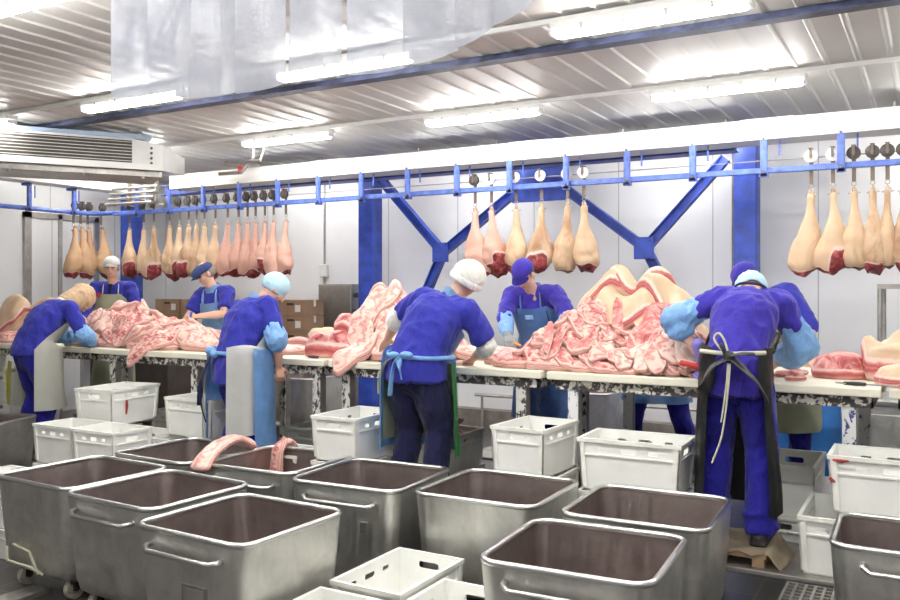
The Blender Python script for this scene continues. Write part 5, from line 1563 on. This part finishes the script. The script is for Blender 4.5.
    for k, sg in (('L', -1), ('R', 1)):
        sh, el_, wr = J['sh' + k], J['el' + k], J['wr' + k]
        cl = J['neck'] - Rc @ V3((-sg * .05, .01, .055))
        loft(bm, [(cl, .085, .085), (sh, .079, .079)], n=14)
        if sl == 'short':
            e = sh.lerp(el_, p.get('sleeve_len', .72)); loft(bm, [(sh, .079, .079), (sh.lerp(e, .5), .078 * b, .078 * b), (e, .076 * b, .076 * b)], n=16, k1=.15)
        else:
            loft(bm, [(sh, .079, .079), (sh.lerp(el_, .5), .072 * b, .072 * b), (el_, .064 * b, .064 * b)], n=16)
            if sl == 'long':
                e = el_.lerp(wr, .82); loft(bm, [(el_, .064 * b, .064 * b), (e, .052, .052)], n=14, k1=.15)
            elif sl == 'elbow':
                e = el_.lerp(wr, .22); loft(bm, [(el_, .066 * b, .066 * b), (e, .064, .064)], n=14, k1=.15)
    remeshed('jacket', bm, jm, root, .012, 4, .019, .12)
    if p.get('collar'):
        bm = bmesh.new(); cm = M[p['collar']]; ring_ = []
        for t in np.linspace(0, 2 * math.pi, 19)[:-1]:
            ring_.append((J['neck'] + Rc @ V3((.094 * math.cos(t), .088 * math.sin(t), -.022 + .0 * t)), J['neck'] + Rc @ V3((.078 * math.cos(t), .078 * math.sin(t) - .005, .045 + .012 * math.sin(3 * t)))))
        A = [bm.verts.new(a) for a, _ in ring_]; B_ = [bm.verts.new(c_) for _, c_ in ring_]
        for q in range(18): bm.faces.new((A[q], A[(q + 1) % 18], B_[(q + 1) % 18], B_[q]))
        bmesh.ops.solidify(bm, geom=bm.faces[:], thickness=.008)
        obj('collar', bm, cm, root, smooth=True, auto=50)
    # --- sleeve covers, cuffs and gloves
    for k, sg in (('L', -1), ('R', 1)):
        sh, el_, wr = J['sh' + k], J['el' + k], J['wr' + k]
        cv = p.get('cover' + k)
        if cv:
            m_, t0, t1, rad = cv
            a = sh.lerp(el_, t0); e = el_.lerp(wr, t1)
            bm = bmesh.new(); loft(bm, [(a, rad * .92, rad * .92), (a.lerp(el_, .6), rad * 1.12, rad * 1.12), (el_, rad * 1.1, rad * 1.1)], n=16)
            loft(bm, [(el_, rad * 1.1, rad * 1.1), (el_.lerp(e, .6), rad, rad), (e, rad * .62, rad * .62)], n=16, k1=.2)
            remeshed('sleeve_cover', bm, M[m_], root, .010, 3, .017, .075)
        gl = p.get('glove' + k)
        if gl:
            bm = bmesh.new(); d = p.get('hdir' + k); d = V3(d) if d else (wr - el_)
            hand_shapes(bm, wr, d, V3(p.get('hback' + k, (0, 0, 1))), -1 * sg * p.get('flip' + k, 1), p.get('curl' + k, 35), .0055, s)
            loft(bm, [(wr - d.normalized() * .07, .042, .042), (wr, .034, .032)], n=12)
            remeshed('glove', bm, M[gl], root, .006, 2)
    # --- headwear
    hat(p.get('hat'), J, root, s)
    return root, J
def dome(bm, c, r, R, cut=-.1, seg=28, rings=14, pleat=0.0, npl=18, seed=0):
    """open cap: the part of an ellipsoid above cut (in local z of R, fraction of radius)"""
    L = []
    for i in range(rings + 1):
        ph = math.pi / 2 - (math.pi / 2 - math.asin(cut)) * i / rings
        row = []
        for k in range(seg):
            th = 2 * math.pi * k / seg
            f = 1 + pleat * (math.sin(npl * th + 3 * noise.noise(V3((th, ph, seed)))) * .5 + noise.noise(V3((math.cos(th) * 3, math.sin(th) * 3, ph * 4 + seed))))
            q = V3((r[0] * math.cos(ph) * math.cos(th) * f, r[1] * math.cos(ph) * math.sin(th) * f, r[2] * math.sin(ph) * (1 if i == 0 else f)))
            row.append(bm.verts.new(c + R @ q))
        L.append(row)
    for a, b_ in zip(L, L[1:]):
        for k in range(seg): bm.faces.new((a[k], b_[k], b_[(k + 1) % seg], a[(k + 1) % seg]))
    bmesh.ops.remove_doubles(bm, verts=bm.verts[:], dist=1e-5)
def brim_sheet(bm, c, R, w, l, drop, y0):
    G = []
    for i in range(13):
        t = -1 + 2 * i / 12
        row = []
        for j in range(6):
            q = j / 5
            y = y0 * math.sqrt(max(0.02, 1 - (t * w / .092) ** 2 * .9)) + q * l * math.sqrt(max(0, 1 - t * t * .92))
            row.append(bm.verts.new(c + R @ V3((t * w, y, -drop * q - .018 * t * t))))
        G.append(row)
    for i in range(12):
        for j in range(5): bm.faces.new((G[i][j], G[i + 1][j], G[i + 1][j + 1], G[i][j + 1]))
    bmesh.ops.solidify(bm, geom=bm.faces[:], thickness=.005)
def hat(kind, J, root, s):
    if not kind: return
    R, c_ = J['Rh'], J['head']
    t, m_ = kind
    bm = bmesh.new()
    if t == 'net':
        dome(bm, c_ + R @ V3((0, -.018, .022)), (.097 * s, .118 * s, .108 * s), R @ Matrix.Rotation(deg(16), 3, 'X'), -.62, 36, 16, .035, 20, 3)
        bmesh.ops.solidify(bm, geom=bm.faces[:], thickness=.003)
        obj('hairnet', bm, M[m_], root, smooth=True)
    elif t == 'cap':
        dome(bm, c_ + R @ V3((0, -.008, .048)), (.090 * s, .108 * s, .084 * s), R, -.12, 28, 12, .008, 6, 1)
        bmesh.ops.solidify(bm, geom=bm.faces[:], thickness=.004)
        h = obj('cap', bm, M[m_], root, smooth=True)
        bm = bmesh.new(); brim_sheet(bm, c_ + R @ V3((0, 0, .052)), R, .078, .068, .022, .096); obj('cap_brim', bm, M[m_], h, smooth=True, auto=50)
    elif t == 'flat':
        R2 = R @ Matrix.Rotation(deg(-12), 3, 'X')
        dome(bm, c_ + R2 @ V3((0, .012, .048)), (.104 * s, .128 * s, .062 * s), R2, -.30, 28, 12, .02, 8, 5)
        bmesh.ops.solidify(bm, geom=bm.faces[:], thickness=.004)
        h = obj('flat_cap', bm, M[m_], root, smooth=True)
        bm = bmesh.new(); brim_sheet(bm, c_ + R2 @ V3((0, .012, .040)), R2, .080, .050, .018, .108); obj('cap_brim', bm, M[m_], h, smooth=True, auto=50)
    elif t == 'knit':
        dome(bm, c_ + R @ V3((0, -.012, .026)), (.107 * s, .125 * s, .112 * s), R @ Matrix.Rotation(deg(8), 3, 'X'), -.42, 40, 16, .02, 26, 2)
        bmesh.ops.solidify(bm, geom=bm.faces[:], thickness=.006)
        h = obj('knit_cap', bm, M[m_], root, smooth=True)
        bm = bmesh.new(); R2 = R @ Matrix.Rotation(deg(8), 3, 'X'); cc = c_ + R @ V3((0, -.012, .026)); pts = []
        L = []
        for q in range(33):
            th = 2 * math.pi * q / 32
            L.append((cc + R2 @ V3((.100 * s * math.cos(th), .118 * s * math.sin(th), -.040)), .012, .026))
        loft(bm, L, n=10, cap=False, up=R2 @ V3((0, 0, 1))); obj('cap_band', bm, M[m_], h, smooth=True)
    elif t == 'scarf':
        b2 = bmesh.new()
        ell(b2, c_ + R @ V3((0, -.025, .02)), (.105 * s, .135 * s, .125 * s), R)
        loft(b2, [(c_ + R @ V3((0, -.03, .0)), .11, .115), (J['neck'] + J['Rc'] @ V3((0, .01, .03)), .10, .105), (J['neck'] + J['Rc'] @ V3((0, .03, -.03)), .09, .08)], n=18)
        bm.free()
        remeshed('hair_cover', b2, M[m_], root, .011, 4, .012, .06)
def wrap(name, J, root, m, rows, nseg=36, th=.004, wave=.02, parent=None):
    """sheet of cloth or rubber wrapped round the body; rows = (centre, Rmat, rx, ry, a0, a1) with angle 0 in front"""
    bm = bmesh.new(); G = []
    sd = rng.random() * 40
    RR = []
    for (a, b_) in zip(rows, rows[1:]):
        for q in range(4):
            t = q / 4
            RR.append((a[0].lerp(b_[0], t), a[1].lerp(b_[1], t) if hasattr(a[1], 'lerp') else a[1], a[2] + (b_[2] - a[2]) * t, a[3] + (b_[3] - a[3]) * t, a[4] + (b_[4] - a[4]) * t, a[5] + (b_[5] - a[5]) * t))
    RR.append(rows[-1])
    n = len(RR)
    for i, (c_, R, rx, ry, a0, a1) in enumerate(RR):
        row = []
        for k in range(nseg + 1):
            a = deg(a0 + (a1 - a0) * k / nseg)
            f = 1 + wave * (i / n) * 6 * noise.noise(V3((a * 2.2, sd, i * .12)))
            row.append(bm.verts.new(c_ + R @ V3((rx * math.sin(a) * f, ry * math.cos(a) * f, 0))))
        G.append(row)
    for i in range(n - 1):
        for k in range(nseg): bm.faces.new((G[i][k], G[i][k + 1], G[i + 1][k + 1], G[i + 1][k]))
    bmesh.ops.solidify(bm, geom=bm.faces[:], thickness=th)
    return obj(name, bm, m, parent or root, smooth=True, auto=60)
def ribbon(name, parent, pts, w, th, m, up=(0, 0, 1)):
    bm = bmesh.new(); P0 = [V3(q) for q in pts]; PP = []
    for i in range(len(P0) - 1):
        for k in range(4):
            t = k / 4; a, b_, c_, d = P0[max(i - 1, 0)], P0[i], P0[i + 1], P0[min(i + 2, len(P0) - 1)]
            PP.append(.5 * ((2 * b_) + (c_ - a) * t + (2 * a - 5 * b_ + 4 * c_ - d) * t * t + (3 * b_ - a - 3 * c_ + d) * t ** 3))
    PP.append(P0[-1])
    loft(bm, [(q, w, th) for q in PP], n=8, up=V3(up))
    return obj(name, bm, m, parent, smooth=True)
I3 = Matrix.Identity(3)
def lower_rows(J, z0, z1, rx, ry, a0, a1, flare=1.1, dy=0.0):
    c0 = J['pelvis']
    out = []
    for t in (0, .35, .7, 1):
        z = z0 + (z1 - z0) * t
        out.append((V3((c0.x, c0.y + dy, z)), I3, rx * (1 + (flare - 1) * t), ry * (1 + (flare - 1) * t), a0, a1))
    return out
def bib_rows(J, b, a_top, a_mid, top=.35, grow=.02):
    Rc, Rw = J['Rc'], J['Rw']
    up = J['chest'].lerp(J['neck'], top)
    return [(up, Rc, .165 * b + grow, .135 * b + grow, -a_top, a_top), (J['chest'], Rc, .190 * b + grow, .155 * b + grow, -a_mid, a_mid), (J['waist'], Rw, .168 * b + grow, .150 * b + grow, -a_mid * 1.25, a_mid * 1.25)]
def neck_strap(J, root, m, w=.014):
    Rc = J['Rc']; up = J['chest'].lerp(J['neck'], .35)
    pts = [up + Rc @ V3((-.09, .12, 0)), J['neck'] + Rc @ V3((-.085, .05, -.01)), J['neck'] + Rc @ V3((-.05, -.085, .005)), J['neck'] + Rc @ V3((.05, -.085, .005)), J['neck'] + Rc @ V3((.085, .05, -.01)), up + Rc @ V3((.09, .12, 0))]
    return ribbon('neck_strap', root, pts, .005, w, m, Rc @ V3((0, 0, 1)))

FZ = .33
# 1 woman at the far left, bent, seen from her right side
r, J = person('person bent over at the far left, beige hair cover, blue jacket, pale apron', (-6.98, 4.70, FZ), -8, dict(
    H=1.62, lean=46, side=0, hpitch=72, handL=(-.10, .52, .95), handR=(.12, .50, .93), poleL=(-.8, -.3, -.5), poleR=(.9, -.4, -.3), sleeve='long', jacket='cloth_blue', trousers='cloth_trouser', hat=('scarf', 'net_brown'), curlR=50, curlL=50,
    gloveL='film_blue', gloveR='film_blue', coverR=('film_blue', .9, 1.0, .076), coverL=('film_blue', .9, 1.0, .076), girth=1.0, leg_w=1.05, hem=.03))
a = wrap('apron', J, r, M['apron_cream'], bib_rows(J, 1.02, 35, 70) + lower_rows(J, .90, .37, .225, .23, -105, 116, 1.18, .03))
wrap('apron_lining', J, r, M['yellow'], lower_rows(J, .80, .42, .21, .19, -185, -140, 1.1, .015), parent=a)
ribbon('apron_string', a, [J['pelvis'] + V3((-.02, -.19, .02)), J['pelvis'] + V3((-.03, -.22, -.16)), J['pelvis'] + V3((-.02, -.20, -.32))], .012, .003, M['yellow'])
Rc = J['Rc']
ribbon('neck_strap', a, [J['chest'] + Rc @ V3((.13, .12, .04)), J['neck'] + Rc @ V3((.10, .02, -.01)), J['neck'] + Rc @ V3((.05, -.09, .0)), J['neck'] + Rc @ V3((-.08, -.05, 0)), J['chest'] + Rc @ V3((-.13, .12, .04))], .006, .018, M['white_cloth'], Rc @ V3((0, 0, 1)))
# 2 man in white cap facing us
r, J = person('person in white cap and sage apron facing the camera behind the pork pile', (-8.56, 6.85, .30), 214, dict(
    H=1.78, lean=9, hpitch=8, hyaw=4, face=True, handL=(-.34, .36, .96), handR=(.20, .42, .98), poleL=(-1, -.2, -.2), poleR=(1, -.2, -.2), sleeve='long', jacket='cloth_blue', trousers='cloth_trouser', hat=('cap', 'white_cloth'), skin='skin_red', hair='hair_grey', broad=1.1, girth=1.06, sleeve_len=.8))
a = wrap('apron', J, r, M['apron_sage'], bib_rows(J, 1.06, 38, 66, .5) + lower_rows(J, .92, .30, .215, .19, -95, 95, 1.15, .02))
neck_strap(J, a, M['apron_sage'], .018)
bm = bmesh.new(); up = J['chest'].lerp(J['neck'], .35)
box(bm, -.018, .018, -.006, .006, -.025, .025, Matrix.Translation(up + J['Rc'] @ V3((.115, .155, .02))) @ J['Rc'].to_4x4()); obj('red_badge', bm, M['red'], r)
bm = bmesh.new(); loft(bm, [(J['neck'] + J['Rc'] @ V3((0, .078, .0)), .03, .012), (J['neck'] + J['Rc'] @ V3((0, .128, -.10)), .008, .008)], n=8, up=J['Rc'] @ V3((0, 1, 0))); obj('undershirt', bm, M['cloth_navy'], r, smooth=True)
# 3 man in navy flat cap
r, J = person('person in navy flat cap and pale blue apron holding a blue knife', (-6.72, 6.78, .30), 184, dict(
    H=1.72, lean=17, side=3, hpitch=24, hyaw=-28, face=True, handL=(-.06, .46, 1.18), handR=(.24, .42, .98), poleL=(-1, -.1, -.9), poleR=(.8, -.3, -.5), sleeve='short', sleeve_len=.75, jacket='cloth_blue', trousers='cloth_trouser', hat=('flat', 'cloth_navycap'), collar='film_pale', curlL=80, hbackL=(-.5, .3, .8), hair='hair_grey'))
a = wrap('apron', J, r, M['film_pale'], bib_rows(J, 1.0, 40, 70, .4) + lower_rows(J, .92, .35, .205, .18, -95, 95, 1.12, .02))
neck_strap(J, a, M['film_pale'], .02)
hw = J['wrL'] + (J['wrL'] - J['elL']).normalized() * .075 + V3((0, .0, -.012))
hwW = r.matrix_basis @ hw if False else Matrix.Translation(r.location) @ r.rotation_euler.to_matrix().to_4x4() @ hw
knife('boning_knife', hwW + V3((.02, .0, .055)), hwW + V3((-.02, -.03, -.19)), .11, M['blue_plastic'], 'small knife with blue handle in the fist of the flat-capped man')
# 4 woman in pale blue hairnet, white apron
r, J = person('person in pale blue hairnet and white apron, seen from behind, arm hanging', (-4.56, 4.74, FZ), -10, dict(
    H=1.60, lean=31, side=-4, hpitch=50, hyaw=-30, handL=(-.18, .50, .93), handR=(.20, .24, .84), poleL=(-.8, -.3, -.4), poleR=(.9, -.5, .1), sleeve='elbow', jacket='cloth_blue', trousers='cloth_trouser', hat=('net', 'net'), collar='film_pale', girth=1.04, coverR=('film_blue', .62, .42, .075), coverL=('film_blue', .62, .5, .075), curlR=45, hdirR=(.0, .15, -1), hbackR=(.9, -.3, 0), skin='skin_red', hem=.14, leg_w=1.05))
a = wrap('apron', J, r, M['film_blue'], bib_rows(J, 1.1, 35, 70) + lower_rows(J, .98, .24, .262, .232, -125, 104, 1.08, .02))
wrap('white_apron', J, r, M['apron_white'], bib_rows(J, 1.1, 38, 72, .35, .026)[1:] + lower_rows(J, 1.0, .36, .236, .206, -60, 154, 1.06, .02), parent=a)
P = J['pelvis']
ribbon('waist_tie', a, [J['waist'] + V3((-.20, .0, -.02)), J['waist'] + V3((-.14, -.14, -.03)), J['waist'] + V3((.0, -.185, -.04)), J['waist'] + V3((.16, -.13, -.04)), J['waist'] + V3((.22, .02, -.03))], .006, .014, M['film_blue'])
bm = bmesh.new(); ell(bm, J['waist'] + V3((-.12, -.17, -.03)), (.055, .03, .035)); ell(bm, J['waist'] + V3((-.06, -.18, -.05)), (.035, .03, .03)); obj('bow', bm, M['film_blue'], a, smooth=True)
ribbon('dark_strap', a, [J['waist'] + V3((-.10, -.17, -.05)), P + V3((-.13, -.22, -.10)), P + V3((-.12, -.23, -.28)), P + V3((-.10, -.20, -.42))], .022, .006, M['cloth_navy'])
ribbon('dark_strap', a, [J['waist'] + V3((-.13, -.16, -.05)), P + V3((-.17, -.20, -.12)), P + V3((-.17, -.21, -.30))], .018, .006, M['cloth_navy'])
wrap('clear_flap', J, r, M['film_clear'], lower_rows(J, .88, .26, .25, .225, 205, 255, 1.12, 0))
# 5 woman in white knit cap
r, J = person('person in white knit cap, blue tunic and navy trousers, seen from behind', (-2.97, 4.74, FZ), -2, dict(
    H=1.68, lean=38, side=12, twist=-6, hpitch=30, hside=24, hyaw=-30, handL=(-.54, .40, 1.05), handR=(.17, .46, .95), poleL=(-1, -.5, .2), poleR=(1, -.3, -.3), sleeve='short', sleeve_len=.80, jacket='cloth_blue', trousers='cloth_navy', hat=('knit', 'knit'), collar='film_pale', girth=1.12, hem=.08, leg_w=1.12, coverR=('white_cloth', .93, .50, .058), coverL=('white_cloth', .55, .50, .070), footL=(-.13, 0, 0), footR=(.13, .0, 0), broad=1.12, curlR=45))
a = wrap('apron', J, r, M['film_blue'], bib_rows(J, 1.16, 35, 62) + lower_rows(J, .98, .36, .255, .215, -140, 80, 1.08, .02))
wrap('green_lining', J, r, M['apron_green'], lower_rows(J, .95, .34, .262, .222, 62, 92, 1.08, .02), parent=a)
wrap('sage_lining', J, r, M['apron_sage'], lower_rows(J, .93, .42, .240, .200, -132, 60, 1.08, .02), parent=a)
P, W_ = J['pelvis'], J['waist']
ribbon('waist_tie', a, [W_ + V3((-.24, .02, -.03)), W_ + V3((-.16, -.15, -.04)), W_ + V3((.0, -.21, -.05)), W_ + V3((.17, -.14, -.06)), W_ + V3((.25, .02, -.06))], .006, .014, M['film_blue'])
for q, (dx, dz, l) in enumerate(((-.06, 0, .20), (.03, .0, .09))):
    ribbon('tie_end', a, [W_ + V3((-.02, -.21, -.05)), W_ + V3((dx * .5 - .02, -.235, -.10)), W_ + V3((dx - .02, -.23, -.10 - l))], .02, .005, M['film_blue'])
bm = bmesh.new(); ell(bm, W_ + V3((.04, -.22, -.035)), (.05, .018, .022)); ell(bm, W_ + V3((-.06, -.22, -.04)), (.045, .018, .022)); obj('bow', bm, M['film_blue'], a, smooth=True)
ribbon('apron_edge', a, [W_ + V3((-.05, -.20, -.05)), W_ + V3((-.16, -.17, -.10)), P + V3((-.22, -.11, -.08)), P + V3((-.25, -.07, -.18))], .012, .004, M['apron_sage'])
# 6 man opposite in violet cap
r, J = person('person in violet cap and blue film apron behind the table, grey glove', (-2.96, 6.78, .30), 182, dict(
    H=1.74, lean=27, side=2, hpitch=46, hyaw=-6, face=True, handL=(-.30, .50, 1.04), handR=(.04, .66, 1.02), poleL=(-1, -.2, -.1), poleR=(1, -.1, -.25), sleeve='elbow', jacket='cloth_violet', trousers='cloth_trouser', hat=('cap', 'cloth_violet'), coverR=('film_blue', .85, .92, .064), coverL=('film_blue', .85, .92, .064), gloveR='glove_grey', curlR=50, curlL=55, broad=1.12, girth=1.06))
a = wrap('apron', J, r, M['film_apron'], bib_rows(J, 1.06, 46, 76, .5) + lower_rows(J, .95, .36, .225, .2, -105, 105, 1.22, .02))
neck_strap(J, a, M['film_apron'], .016)
ribbon('harness_strap', r, [J['waist'] + J['Rw'] @ V3((-.16, .14, .02)), J['chest'] + Rc @ V3((-.15, .10, 0)) + V3((0, .05, 0)), J['neck'] + J['Rc'] @ V3((-.10, .06, -.01))], .005, .014, M['cloth_navy'], J['Rc'] @ V3((0, 0, 1)))
bm = bmesh.new(); box(bm, -.035, .035, -.004, .004, -.02, .02, Matrix.Translation(J['chest'] + J['Rc'] @ V3((0, .188, .03))) @ J['Rc'].to_4x4()); obj('apron_patch', bm, M['film_pale'], a)
kw = Matrix.Translation(r.location) @ r.rotation_euler.to_matrix().to_4x4() @ (J['wrR'] + (J['wrR'] - J['elR']).normalized() * .085)
knife('boning_knife', kw + V3((-.01, .03, -.0)), kw + V3((.20, -.02, -.05)), .11, M['orange'], 'knife with orange handle in the grey glove')
# 7 man in black apron
r, J = person('person in black plastic apron tied with cream cord, seen from behind', (-.96, 4.84, .375), 0, dict(
    H=1.72, lean=50, side=4, hpitch=84, hyaw=14, handL=(-.25, .25, .985), handR=(.12, .56, .93), poleL=(-1, -.15, -.1), poleR=(1, -.2, -.4), shL=(-.0, 0, .0), sleeve='short', sleeve_len=.58, jacket='cloth_violet', trousers='cloth_trouser', hat=('net', 'net'), girth=.97, broad=.94, hem=.13, leg_w=1.12, coverL=('film_blue', .52, .48, .084), coverR=('film_blue', .54, .80, .084), gloveL='glove_violet', curlL=75, hdirL=(.12, .25, -.9), footL=(-.135, .02, 0), footR=(.13, -.01, 0)))
a = wrap('apron', J, r, M['black_film'], bib_rows(J, 1.06, 30, 60) + lower_rows(J, 1.05, .88, .188, .182, -158, 134, 1.05, .0) + lower_rows(J, .80, .17, .200, .192, -146, 124, 1.16, .0), wave=.02)
P, W_ = J['pelvis'], J['waist']
yb = P.y - .170
ribbon('apron_string', a, [V3((-.17, yb + .08, 1.040)), V3((-.09, yb, 1.040)), V3((.0, yb - .01, 1.035)), V3((.09, yb, 1.040)), V3((.17, yb + .08, 1.040))], .006, .012, M['cord'])
ribbon('cord_loop', a, [V3((.0, yb - .02, 1.025)), V3((-.05, yb - .025, 1.075)), V3((-.075, yb - .02, 1.120)), V3((-.05, yb - .02, 1.145)), V3((-.02, yb - .02, 1.105)), V3((.0, yb - .02, 1.035))], .006, .006, M['cord'])
ribbon('cord_end', a, [V3((-.0, yb - .02, 1.015)), V3((-.01, yb - .03, 0.855)), V3((-.035, yb - .03, 0.675))], .006, .005, M['cord'])
ribbon('cord_end', a, [V3((.01, yb - .02, 1.015)), V3((.0, yb - .035, 0.835)), V3((-.03, yb - .035, 0.605)), V3((-.08, yb - .04, 0.455))], .006, .005, M['cord'])
bm = bmesh.new(); ell(bm, V3((.005, yb - .025, 1.020)), (.03, .022, .035)); obj('knot', bm, M['black_film'], a, smooth=True)
for pts in ([V3((.0, yb - .02, 1.015)), V3((-.08, yb - .05, 0.965)), V3((-.13, yb - .04, 0.875)), V3((-.145, yb - .0, 0.815))], [V3((.02, yb - .02, 1.015)), V3((.09, yb - .04, 0.955)), V3((.15, yb - .02, 0.885)), V3((.19, yb + .02, 0.795))], [V3((.0, yb - .02, 1.025)), V3((.07, yb - .04, 1.040)), V3((.13, yb - .02, 1.040))], [V3((-.01, yb - .02, 1.025)), V3((-.035, yb - .035, 1.085))]):
    ribbon('apron_tail', a, pts, .026, .006, M['black_film'], (0, -.3, 1))
Rc = J['Rc']
ribbon('neck_strap', a, [J['neck'] + Rc @ V3((-.13, .02, -.03)), J['neck'] + Rc @ V3((-.08, -.088, -.005)), J['neck'] + Rc @ V3((.0, -.10, .008)), J['neck'] + Rc @ V3((.08, -.088, -.005)), J['neck'] + Rc @ V3((.13, .02, -.03))], .005, .012, M['cloth_navy'], Rc @ V3((0, 0, 1)))
kw = V3(r.location) + J['wrL'] + V3((.02, .03, -.085))
knife('butcher_knife', kw + V3((-.13, -.03, .04)), kw + V3((.26, .0, -.04)), .17, M['red'], 'knife with red handle held by the man in the black apron', fat=1.7)
# 8 man behind him
r, J = person('person in violet cap behind the black apron man, mostly hidden', (-1.0, 6.78, .30), 186, dict(
    H=1.74, lean=38, side=25, hpitch=34, hyaw=-24, hside=12, handL=(-.22, .5, .98), handR=(.15, .5, .98), poleL=(-1, -.2, -.2), poleR=(1, -.2, -.2), sleeve='elbow', jacket='cloth_blue', trousers='cloth_trouser', hat=('cap', 'cloth_violet'), broad=1.12, girth=1.05, face=True))
a = wrap('apron', J, r, M['apron_sage'], bib_rows(J, 1.05, 40, 70) + lower_rows(J, .95, .42, .235, .23, -100, 100, 1.12, .03))
neck_strap(J, a, M['apron_sage'], .016)
ribbon('harness_strap', r, [J['neck'] + J['Rc'] @ V3((-.12, -.02, -.02)), J['chest'] + J['Rc'] @ V3((-.18, -.08, 0)), J['waist'] + J['Rw'] @ V3((-.19, -.03, 0))], .005, .018, M['cloth_navy'], J['Rc'] @ V3((0, -1, 0)))
# 9 worker hidden by the heap, only the legs show
r, J = person('person hidden behind the great heap, only blue trousers show below the table', (-1.98, 6.86, .30), 180, dict(
    H=1.62, lean=66, hpitch=60, handL=(-.2, .52, .96), handR=(.2, .52, .96), poleL=(-1, 0, 0), poleR=(1, 0, 0), sleeve='elbow', jacket='cloth_blue', trousers='cloth_trouser', hat=('net', 'net'), footL=(-.30, .0, 0), footR=(.22, 0, 0)))
wrap('apron', J, r, M['film_blue'], lower_rows(J, .95, .55, .225, .2, -115, 115, 1.25, .02))
